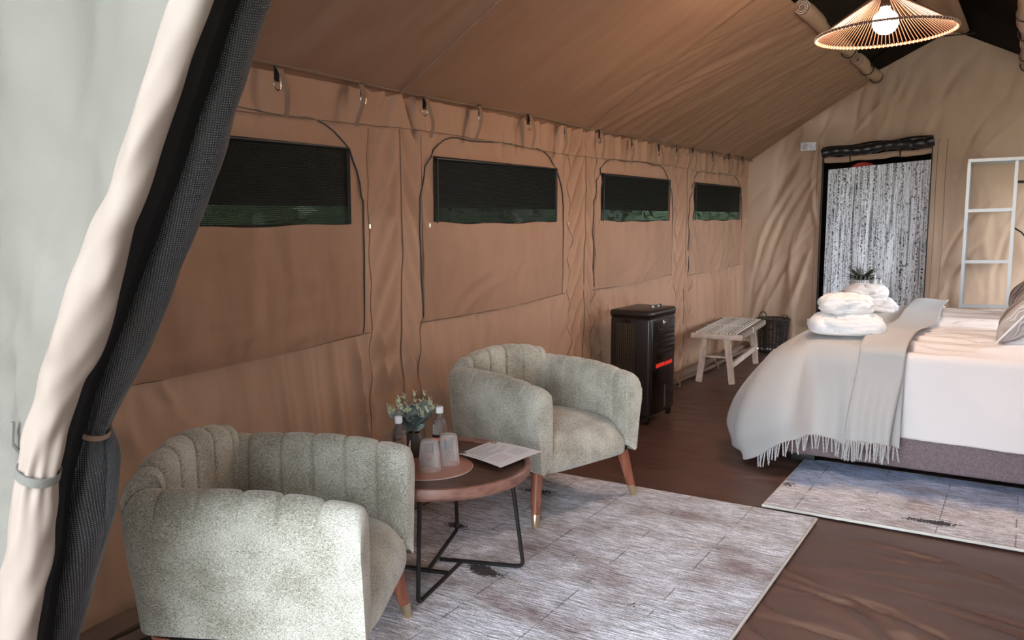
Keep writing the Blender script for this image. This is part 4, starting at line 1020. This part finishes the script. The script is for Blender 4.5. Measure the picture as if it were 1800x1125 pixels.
# side grille facing the entrance
MB().box((-0.03, -d_/2-0.0008, 0.50), (0.150, 0.004, 0.40)).build('cooling_pad', M['grill'], t, ang=0)
for k in range(11):
    MB().box((-0.103+0.0147*k, -d_/2-0.006, 0.50), (0.009, 0.010, 0.40)).build('grille_slat', M['cooler'], t, ang=0)
for k in range(14): MB().box((-0.03, -d_/2-0.004, 0.31+0.029*k), (0.150, 0.006, 0.004)).build('grille_rib', M['cooler'], t, ang=0)
MB().box((-0.03, -d_/2-0.001, 0.723), (0.065, 0.004, 0.018)).build('handle_recess', M['cooler2'], t, ang=0)
# glossy front with outlet louvres, red strips, water window
rbox('front_panel', (w_/2, 0.0, 0.40), (0.012, d_-0.06, 0.66), 0.004, M['cooler2'], t)
for k in range(6): MB().beam((w_/2+0.012, -0.12, 0.66-0.034*k), (w_/2+0.012, 0.16, 0.66-0.034*k), 0.02, 0.004, (0.4, 0, 1)).build('louvre', M['cooler'], t, ang=0)
for y0, y1 in ((-0.135, 0.005), (0.02, 0.145)):
    MB().beam((w_/2+0.0075, y0, 0.405), (w_/2+0.0075, y1, 0.408), 0.004, 0.026, (0, 0, 1)).build('red_strip', M['red'], t, ang=0)
MB().box((w_/2+0.007, 0.03, 0.17), (0.003, 0.012, 0.16)).build('water_window', mat('grey_window', (0.12, 0.12, 0.12), 0.2), t, ang=0)
lg = MB(); lg.box((w_/2+0.008, -0.02, 0.712), (0.003, 0.010, 0.016)); lg.box((w_/2+0.008, 0.0, 0.705), (0.003, 0.035, 0.004)); lg.box((w_/2+0.008, -0.012, 0.698), (0.003, 0.018, 0.003)); lg.build('logo', M['white'], t, ang=0)
for k in range(4):
    MB().lathe([(0, 0), (0.013, 0), (0.012, 0.016), (0, 0.017)], (0.06, 0.02+0.045*k, 0.80), 14).build('knob', M['cooler'] if k % 2 else M['metal'], t)
for sx in (-1, 1):
    for sy in (-1, 1):
        c_o = MB(); c_o.tube([(sx*0.125-0.012, sy*0.185, 0.026), (sx*0.125+0.012, sy*0.185, 0.026)], 0.026, 14); c = c_o.build('castor', M['iron'], t)
        MB().box((sx*0.125, sy*0.185, 0.052), (0.03, 0.03, 0.02)).build('castor_fork', M['iron'], c, ang=0)

# ================================================================ BENCH
t = empty('woven_bench', (0.325, 7.80, 0), rz=math.radians(5.5), label='pale wooden bench with woven cord seat along the left wall', cat='bench')
BW, BL, BH = 0.41, 1.24, 0.43
for sy in (-1, 1):
    rbox('end_rail', (0, sy*(BL/2-0.022), BH-0.020), (BW+0.03, 0.044, 0.046), 0.008, M['palewood'], t)
for sx in (-1, 1):
    MB().tube([(sx*(BW/2-0.015), -BL/2+0.04, BH-0.022), (sx*(BW/2-0.015), BL/2-0.04, BH-0.022)], 0.020, 10).build('side_rail', M['palewood'], t)
    for sy in (-1, 1):
        top = Vector((sx*0.095, sy*(BL/2-0.022), BH-0.035)); bot = Vector((sx*0.145, sy*(BL/2-0.04), 0))
        MB().beam(bot, top, 0.050, 0.034, (0, 1, 0)).build('leg', M['palewood'], t, ang=0)
for sy in (-1, 1):
    MB().tube([(-0.115, sy*(BL/2-0.03), 0.23), (0.115, sy*(BL/2-0.03), 0.23)], 0.010, 8).build('rung', M['palewood'], t)
MB().beam((0.128, -BL/2+0.035, 0.155), (0.128, BL/2-0.035, 0.155), 0.022, 0.050, (0, 0, 1)).build('stretcher', M['palewood'], t, ang=0)
# woven seat: cords wrapped across and threaded lengthwise (many thin strands)
wv = MB(); nL = 56
for k in range(nL):
    y = -BL/2+0.055+(BL-0.11)*k/(nL-1); P = []
    for x in np.linspace(-BW/2, BW/2, 25):
        e = 0.004*math.sin((x/BW*11+k)*PI); P.append((x, y, BH+0.004+e))
    P = [(-BW/2-0.008, y, BH-0.040), (-BW/2-0.009, y, BH-0.006)]+P+[(BW/2+0.009, y, BH-0.006), (BW/2+0.008, y, BH-0.040)]
    wv.tube(P, 0.0080, 5, flat=1.0)
wv.build('cross_cords', M['cord'], t, kind='stuff')
wv = MB()
for k in range(14):
    x = -BW/2+0.035+(BW-0.07)*k/13
    wv.tube([(x, y, BH+0.007-0.0055*math.sin((k+(y+BL/2)/(BL-0.11)*(nL-1))*PI*1.0+0.0)) for y in np.linspace(-BL/2+0.01, BL/2-0.01, 112)], 0.0075, 4, flat=1.2)
wv.build('long_cords', M['cord_pale'], t, kind='stuff')
MB().tube([(BW/2+0.014, -0.05, BH-0.045), (BW/2+0.014, -0.05, BH+0.004), (0, -0.06, BH+0.017), (-BW/2-0.01, -0.06, BH+0.01)], 0.006, 6).build('centre_cord', M['cord_pale'], t)

# ================================================================ WICKER BASKET
t = empty('wicker_basket', (0.375, 9.17, 0), label='dark wicker basket with hoop handles in the far left corner', cat='basket')
wk = MB()
for k in range(26):
    z = 0.012+0.0135*k; r = 0.135+0.03*k/26
    wk.tube([((r+0.004*math.sin(12*a+(k % 2)*PI))*math.cos(a), (r+0.004*math.sin(12*a+(k % 2)*PI))*math.sin(a), z+0.001*math.sin(7*a+k)) for a in np.linspace(0, 2*PI, 49)[:-1]], 0.0048, 5, closed=True)
wk.build('woven_wall', M['wicker'], t, kind='stuff')
for k in range(24):
    a = 2*PI*k/24; MB().tube([(0.133*math.cos(a), 0.133*math.sin(a), 0.0), (0.165*math.cos(a), 0.165*math.sin(a), 0.365)], 0.0045, 5).build('stake', M['wicker'], t)
MB().tube([(0.168*math.cos(a), 0.168*math.sin(a), 0.365) for a in np.linspace(0, 2*PI, 41)[:-1]], 0.009, 8, closed=True).build('rim', M['wicker'], t)
MB().lathe([(0, 0.006), (0.132, 0.006)], n=24).build('base', M['wicker'], t)
for sg in (-0.6, PI-0.6):
    ca, sa = math.cos(sg), math.sin(sg)
    MB().tube([(0.165*ca-0.05*math.cos(q)*sa, 0.165*sa+0.05*math.cos(q)*ca, 0.365+0.06*math.sin(q)) for q in np.linspace(0, PI, 12)], 0.006, 6).build('handle', M['wicker'], t)

# ================================================================ BED
BX0, BX1, BY0, BY1 = 1.46, 3.60, 5.06, 7.50
bed = empty('bed', (BX0, BY0, 0), label='large bed on mauve upholstered base at the right side of tent', cat='bed')
def B(x, y, z): return (x-BX0, y-BY0, z)
rbox('upholstered_base', B((BX0+BX1)/2+0.02, (BY0+BY1)/2, 0.205), (BX1-BX0-0.06, BY1-BY0-0.02, 0.30), 0.02, M['bedbase'], bed)
rbox('mattress', B((BX0+BX1)/2+0.02, (BY0+BY1)/2, 0.50), (BX1-BX0-0.08, BY1-BY0-0.06, 0.32), 0.06, M['white'], bed)
for x in (BX0+0.13, BX1-0.15):
    for y in (BY0+0.12, BY1-0.12): rbox('foot', B(x, y, 0.03), (0.14, 0.10, 0.06), 0.008, M['iron'], bed)
rbox('headboard', B(BX1+0.06, (BY0+BY1)/2, 0.62), (0.08, BY1-BY0+0.1, 1.2), 0.03, M['bedbase'], bed)
def bed_h(x, y):
    e = np.minimum(y-BY0, BY1-y); ex = x-BX0
    return 0.70+0.030*sstep(0.0, 0.34, e)+0.0*ex
# duvet: top plus side drop, one sheet; s runs across the bed from near hem to far hem
def drape(s, edge_r=0.075):
    """cross-section (y offset from BY0, z) of cloth over the near edge; s<0 hangs, s>0 lies on top"""
    pass
def duvet(U, V):
    # V: arc length from the near edge; negative = hanging down
    top = V > 0; Vm = np.clip(V, 0, BY1-BY0); far = np.clip(V-(BY1-BY0), 0, 9)
    y = BY0+Vm-0.012*0; z = bed_h(U, y)-0.002
    hang = np.clip(-V, 0, 9)
    rr = 0.06
    a = np.clip(hang/rr, 0, PI/2)
    y = np.where(top, y, BY0-rr*np.sin(a)*0.55); z = np.where(top, z, 0.712-rr*(1-np.cos(a))*0.8-np.clip(hang-rr*PI/2, 0, 9))
    y = np.where(far > 0, BY1+0.03*np.clip(far/0.05, 0, 1), y); z = np.where(far > 0, 0.712-far, z)
    # gathered crumples running along the bed on the top
    ph = np.sin(U*3.1+V*2)+0.6*np.sin(U*7+1.3)
    rip = (0.022*np.abs(np.sin(V*31+1.3*ph))**0.7+0.013*np.sin(V*84+4*ph)+0.010*np.sin(V*38-3*U))*sstep(0.10, 0.35, V)
    rip += creases(U, V, 60, 91, (2.0, 3.2), (0.0, 1.6), L=(0.08, 0.35), W=(0.010, 0.025), amp=(0.008, 0.022), ang=(-0.4, 0.4))*sstep(-0.05, 0.1, V)
    # soft billow on the side
    bl = 0.016*np.sin(U*7.5+1)*sstep(0.05, 0.5, hang)+0.010*np.sin(U*15+0.5+V*3)*sstep(0.15, 0.5, hang)
    bl += creases(U, V, 12, 93, (2.0, 3.2), (-0.5, 0.0), L=(0.05, 0.2), W=(0.01, 0.03), amp=(0.002, 0.006), ang=(0.8, 2.2))
    z = z+np.where(top, rip, 0)
    y = y-np.where(top, 0, bl+0.012*sstep(0, .4, hang))
    return U, y, z
DH = [0.50]
us = lines(2.06, 3.56, 0.014); vs = np.concatenate([np.linspace(-0.52, 0, 50), np.linspace(0.01, BY1-BY0, 200), np.linspace(BY1-BY0+0.02, BY1-BY0+0.4, 14)])
dv = sheet('duvet', us, vs, duvet, M['duvet'], ang=180, label='white duvet with crumpled top hanging over the near side of the bed', cat='duvet')
so = dv.modifiers.new('solid', 'SOLIDIFY'); so.thickness = 0.014; so.offset = -1

# throw over the foot end: a top sheet plus a skirt that flares round the foot corner
XF0 = BX0-0.005; XF1 = 2.13; YN = BY0-0.045
top_off = 0.026
RCX = 0.17
# rim path (plan) from near side x=XF1 to the corner, round it, then along the foot end to the far side
rim = []
for q in np.linspace(0, 1, 70): rim.append((XF1+(XF0+RCX-XF1)*q, YN, 0, -1, 'n', q))
for q in np.linspace(0, 1, 40)[1:]:
    a = -PI/2-q*PI/2; rim.append((XF0+RCX+RCX*math.cos(a), YN+RCX+RCX*math.sin(a), math.cos(a), math.sin(a), 'c', q))
for q in np.linspace(0, 1, 70)[1:]: rim.append((XF0, YN+RCX+(BY1-YN-RCX)*q, -1, 0, 'f', q))
rows = []; hemrow = []
sl = 0
for i, (x, y, nx, ny, kd, q) in enumerate(rim):
    if i: sl += math.hypot(x-rim[i-1][0], y-rim[i-1][1])
    if kd == 'n': zh = 0.195+0.016*math.sin(q*9)-0.02*q*0+0.01*q; fl = 0.022+0.085*q**2.5
    elif kd == 'c':
        zh = 0.205-0.19*float(sstep(0.0, 0.62, q))
        fl = 0.107+0.19*math.sin(min(1, q*1.6)*PI/2)
    else: zh = 0.015+0.10*min(1, q*2.0); fl = 0.297-0.17*min(1, q*2)
    row = []
    # inner top points so the skirt blends in to the top
    zedge = 0.722 if kd != 'f' else 0.712+0.0*float(sstep(0, 0.3, min(y-BY0, BY1-y)))
    if kd == 'c': zedge = 0.722
    r = 0.085
    # strip: from inner(d=-0.2) to edge then down
    for d in (-0.16, -0.13, -0.10, -0.075, -0.05, -0.025): row.append((x+nx*d, y+ny*d, None, d))
    N_ = 46
    for k in range(N_+1):
        tt = k/N_; zz = zedge-(zedge-zh)*tt
        rise = math.sin(min(1, (zedge-zz)/r)*PI/2)
        f_ = fl*(tt**0.85 if kd == 'n' else math.sin(min(tt*1.25, 1.0)*PI/2)**1.05*(1-0.18*float(sstep(0.78, 1, tt))))
        am = (0.014+0.026*q**2 if kd == 'n' else 0.046)*tt**0.7
        fold = am*(math.sin(sl*24+0.8*math.sin(sl*5)+tt*1.2)+0.5*math.sin(sl*47+2))
        out_ = 0.035*rise-0.012+f_+fold
        row.append((x+nx*out_, y+ny*out_, zz, 0))
    rows.append((row, kd))
def top_z(x, y):
    e = min(y-BY0, BY1-y); ex = x-XF0
    return 0.712+0.025*float(sstep(0, 0.34, e))-0.045*(1-float(sstep(0.0, 0.22, ex)))
P = []
for row, kd in rows:
    rr = []
    for (x, y, z, d) in row:
        if z is None:
            z = top_z(x, y)+top_off-(0.006 if d < -0.11 else 0.003 if d < -0.07 else 0.0)
        rr.append([x, y, z])
    # blend: start of the skirt follows the top surface height
    zt = rr[5][2]; ze = rr[6][2]; dz = zt-ze-0.006
    for k in range(6, 12): rr[k][2] += dz*(1-(k-6)/6)
    P.append([tuple(p) for p in rr])
mb = MB(); mb.grid(P)
# central top sheet
xs = np.linspace(XF0+0.06, XF1, 46); ys = np.linspace(YN+0.06, BY1-0.02, 110); G = []
for x in xs:
    G.append([(x, y, top_z(x, y)+top_off+(0.0035*math.sin(x*31+y*4)+0.006*math.sin(y*5+x*3)+0.004)*float(sstep(0.03, 0.2, min(x-XF0-0.06, y-YN-0.06)))) for y in ys])
mb.grid(G)
thr = mb.build('bed_throw', M['throw'], ang=180, label='pale grey fringed wool throw draped over the foot end of the bed', cat='blanket')
so = thr.modifiers.new('solid', 'SOLIDIFY'); so.thickness = 0.006; so.offset = 0
# folded-over outer layer near the duvet: a second strip lying on top
def band(U, V):
    hang = np.clip(-V, 0, 9); top = V > 0; Vm = np.clip(V, 0, 9)
    x = 1.90+0.235*U-0.05*sstep(0.05, 0.6, hang)*1.0+0.03*np.sin(V*2.2)*sstep(0, 1, V)+0.04*sstep(0.0, 1.2, V)
    y = BY0+Vm; z = 0.712+0.025*sstep(0, 0.34, Vm)+top_off+0.026+0.004*np.sin(U*6)+0.006*np.sin(V*6)
    a = np.clip(hang/0.06, 0, PI/2)
    y = np.where(top, y, BY0-0.090*np.sin(a)-0.060*sstep(0.1, 0.55, hang)-0.010*np.sin(U*17+V*3)*sstep(0.1, .4, hang)); z = np.where(top, z, 0.7535-0.055*(1-np.cos(a))-np.clip(hang-0.094, 0, 9))
    y = np.where((V > 0) & (V < 0.02), BY0-0.0, y)
    return x, y, z
bd = sheet('folded_edge', np.linspace(0, 1, 22), np.concatenate([np.linspace(-0.575, 0, 60), np.linspace(0.02, BY1-BY0-0.02, 90)]), band, M['throw'], thr, ang=180)
so = bd.modifiers.new('solid', 'SOLIDIFY'); so.thickness = 0.005; so.offset = 1
# fringe: single twisted tassels along the hem
rg = random.Random(8); frm = []
def tassel(p, L_, k, lean=0):
    pts = []; r = []
    for q in range(9):
        t_ = q/8; pts.append((p[0]+0.010*math.sin(k*1.7)*t_+lean*t_, p[1]-0.004*t_+0.004*math.sin(k*2.9)*t_, max(0.004, p[2]-L_*t_))); r.append(0.0044+0.0012*math.sin(q*PI*1.0+k))
    return MB().tube(pts, r, 5).build('tassel', M['throw'], thr, ang=180)
hem = [r_[-1] for r_ in P[:86]]
acc = 0; k = 0; last = hem[0]
for a, b in zip(hem, hem[1:]):
    acc += math.dist(a, b)
    if acc > 0.0135:
        acc = 0; k += 1; tassel((b[0], b[1], b[2]+0.003), 0.085+rg.uniform(-0.008, 0.008), k, rg.uniform(-0.008, 0.008))
U1, V1 = np.meshgrid(np.linspace(0.03, 0.98, 19), [-0.575], indexing='ij'); X_, Y_, Z_ = band(U1, V1)
for j in range(19): tassel((X_[j, 0], Y_[j, 0]-0.004, Z_[j, 0]+0.003), 0.105+rg.uniform(-0.012, 0.012), j*1.3, rg.uniform(-0.012, 0.012))

# ---------------------------------------------------------------- folded robes / towels
def puff(name, c, d, seed, m, parent=None, rz=0, flatb=0.35, amp=0.006, nn=(84, 42), ex=0.45, extra=None, **kw):
    n1, n2 = nn; rg2 = np.random.RandomState(seed); th = np.linspace(0, 2*PI, n1+1)[:-1]; ph = np.linspace(-PI/2, PI/2, n2)
    T, H_ = np.meshgrid(th, ph, indexing='ij')
    def sp(v, e): return np.sign(v)*np.abs(v)**e
    X = sp(np.cos(T), ex)*sp(np.cos(H_), 0.55); Y = sp(np.sin(T), ex)*sp(np.cos(H_), 0.55); Z = sp(np.sin(H_), 0.75)
    B_ = -np.abs(creases(X, Y*0.8+Z*1.2, 22, seed, (-1, 1), (-1.4, 1.4), L=(0.25, 0.9), W=(0.03, 0.09), amp=(0.06, 0.17)))
    B_ += 0.05*np.sin(X*4+seed)*np.sin(Y*5+Z*4+seed*2)
    if extra is not None: B_ += extra(X, Y, Z)
    s = 1+B_; X2 = X*d[0]/2*(1+B_*0.5); Y2 = Y*d[1]/2*(1+B_*0.9); Z2 = np.where(Z < 0, Z*flatb, Z*(1+B_*1.2)); Z2 = (Z2+flatb)/(1+flatb)*d[2]
    ca, sa = math.cos(rz), math.sin(rz)
    Pp = np.stack([c[0]+X2*ca-Y2*sa, c[1]+X2*sa+Y2*ca, c[2]+Z2], -1)
    o = MB().grid(Pp, closeu=True).build(name, m, parent, ang=180, **kw)
    return o
def cleft(X, Y, Z):  # the crease and knot dimple on the top robe
    return -0.22*np.exp(-((X-0.18*np.cos(Z*3))/0.05)**2)*(Y < 0.2)-0.35*np.exp(-((X+0.08)**2+(Z+0.25)**2)/0.012)*(Y < 0)
TZ0 = 0.7925-0.0
def stack(x, y, rz, tz, n, la, lb, dw=0.43, hs=1.0):
    puff('folded_bathrobe', (x, y, tz), (dw, 0.32, 0.135*hs), 100+n, M['robe'], rz=rz, ex=0.5, extra=lambda X, Y, Z: -0.14*np.exp(-((X-0.05+0.5*Z)/0.04)**2)*(Y < 0), label=la, cat='bathrobe', group='folded bathrobes on the bed')
    o = puff('rolled_towel', (x-0.01, y+0.0, tz+0.117*hs), (dw*0.74, 0.26, 0.125*hs), 120+n, M['robe'], rz=rz+0.05, ex=0.7, flatb=0.7, extra=cleft, label=lb, cat='towel', group='towels stacked on the bathrobes')
stack(1.775, 5.28, 0.28, 0.760, 1, 'white folded bathrobe at the bottom of the nearer stack on the bed', 'white towel bundle on top of the nearer folded bathrobe', 0.42)
stack(1.685, 6.60, 0.25, 0.760, 5, 'pinkish white folded bathrobe at the bottom of the farther stack', 'white towel bundle on top of the farther folded bathrobe', 0.40, 0.84)

# ---------------------------------------------------------------- pillows (patterned), leaning on the headboard side
def pillow(c, rz, ry, seed, label):
    t = empty('patterned_pillow', c, label=label, cat='pillow', group='leaf patterned pillows')
    n = 40; G1 = []; G2 = []
    for i in range(n+1):
        r1 = []; r2 = []
        for j in range(n+1):
            u = -1+2*i/n; v = -1+2*j/n; pin = 1-0.10*(1-abs(v)**2)*abs(u)**3; pin2 = 1-0.10*(1-abs(u)**2)*abs(v)**3
            th_ = 0.085*((1-u**4)*(1-v**4))**0.5*(1+0.12*math.sin(u*5+seed)*math.cos(v*6)); wr = 0.006*math.sin(u*17+v*9+seed)*(1-abs(u)**3)
            x = u*0.37*pin; y = v*0.26*pin2
            r1.append((x, y, th_+wr)); r2.append((x, y, -th_+wr*0.3))
        G1.append(r1); G2.append(r2)
    o = MB().grid(G1).grid(G2).build('pillowcase', M['pillow'], t, ang=180)
    edge = [(G1[i][0][0], G1[i][0][1], 0) for i in range(n)]+[(G1[n][j][0], G1[n][j][1], 0) for j in range(n)]+[(G1[i][n][0], G1[i][n][1], 0) for i in range(n, 0, -1)]+[(G1[0][j][0], G1[0][j][1], 0) for j in range(n, 0, -1)]
    MB().tube(edge, 0.006, 5, closed=True).build('piped_edge', M['paper'], t, ang=180)
    cr, sr = math.cos(rz), math.sin(rz); a = math.radians(ry)
    X = Vector((sr, cr, 0)); Yv = Vector((cr*math.cos(a), -sr*math.cos(a), math.sin(a))); Z = X.cross(Yv)
    t.matrix_world = Matrix(((X.x, Yv.x, Z.x, c[0]), (X.y, Yv.y, Z.y, c[1]), (X.z, Yv.z, Z.z, c[2]), (0, 0, 0, 1)))
pillow((2.73, 5.70, 0.965), math.radians(4), 52, 1, 'grey-brown leaf patterned pillow nearest the front edge of the bed')
pillow((2.75, 6.85, 0.985), math.radians(-3), 50, 2.5, 'grey-brown leaf patterned pillow behind the front one on the bed')

# ---------------------------------------------------------------- small table with plant beyond the bed
t = empty('nightstand', (1.36, 8.55, 0), label='small white table behind the bed carrying the potted fern', cat='table')
rbox('tabletop', (0, 0, 0.735), (0.40, 0.30, 0.03), 0.006, M['pot'], t)
for sx in (-1, 1):
    for sy in (-1, 1): MB().beam((sx*0.17, sy*0.12, 0), (sx*0.17, sy*0.12, 0.72), 0.03, 0.03, (0, 1, 0)).build('leg', M['pot'], t, ang=0)
t = empty('potted_fern', (1.335, 8.53, 0.75), label='dark green fern in a white patterned pot behind the bed', cat='plant')
MB().lathe([(0, 0), (0.06, 0), (0.075, 0.02), (0.085, 0.07), (0.085, 0.11), (0.078, 0.11), (0.075, 0.09), (0, 0.09)], n=28).build('pot', M['pot'], t)
pt = MB()
for k in range(14):
    a = 2*PI*k/14; pt.tube([(0.087*math.cos(a+q*0.22), 0.087*math.sin(a+q*0.22), 0.095-0.055*math.sin(q*PI)) for q in np.linspace(0, 2, 9)], 0.003, 4)
pt.build('dark_pattern', M['crease'], t)
rg = random.Random(4)
for k in range(64):
    az = rg.uniform(0, 2*PI); ln = rg.uniform(0.11, 0.20); up = rg.uniform(0.5, 1.8); mb = MB(); p = Vector((0, 0, 0.09)); d = Vector((math.cos(az), math.sin(az), up)).normalized()
    pts = [p.copy()]
    for q in range(8):
        d = (d+Vector((0, 0, -0.07))).normalized(); p = p+d*ln/8; pts.append(p.copy())
        s = d.cross(Vector((0, 0, 1))).normalized()
        for sg in (-1, 1): leaf(mb, p, s*sg+d*0.6, Vector((0, 0, 1)), 0.038*(1-q/12), 0.015, 0)
    mb.tube(pts, 0.0015, 4); mb.build('frond', M['fern'], t, ang=180)
for x, h_, lb in ((1.455, 0.165, 'slim white bottle beside the fern pot behind the bed'), (1.505, 0.125, 'short pale bottle right of the slim one behind the bed')):
    b_ = MB().lathe([(0, 0), (0.020, 0), (0.021, 0.004), (0.021, h_*0.66), (0.010, h_*0.76), (0.010, h_*0.9), (0, h_*0.9)], (x, 8.50, 0.75), 20).build('toiletry_bottle', M['pot'], label=lb, cat='bottle')
    MB().lathe([(0, h_*0.9), (0.012, h_*0.9), (0.012, h_), (0, h_)], (x, 8.50, 0.75), 16).build('cap', M['metal'], b_)
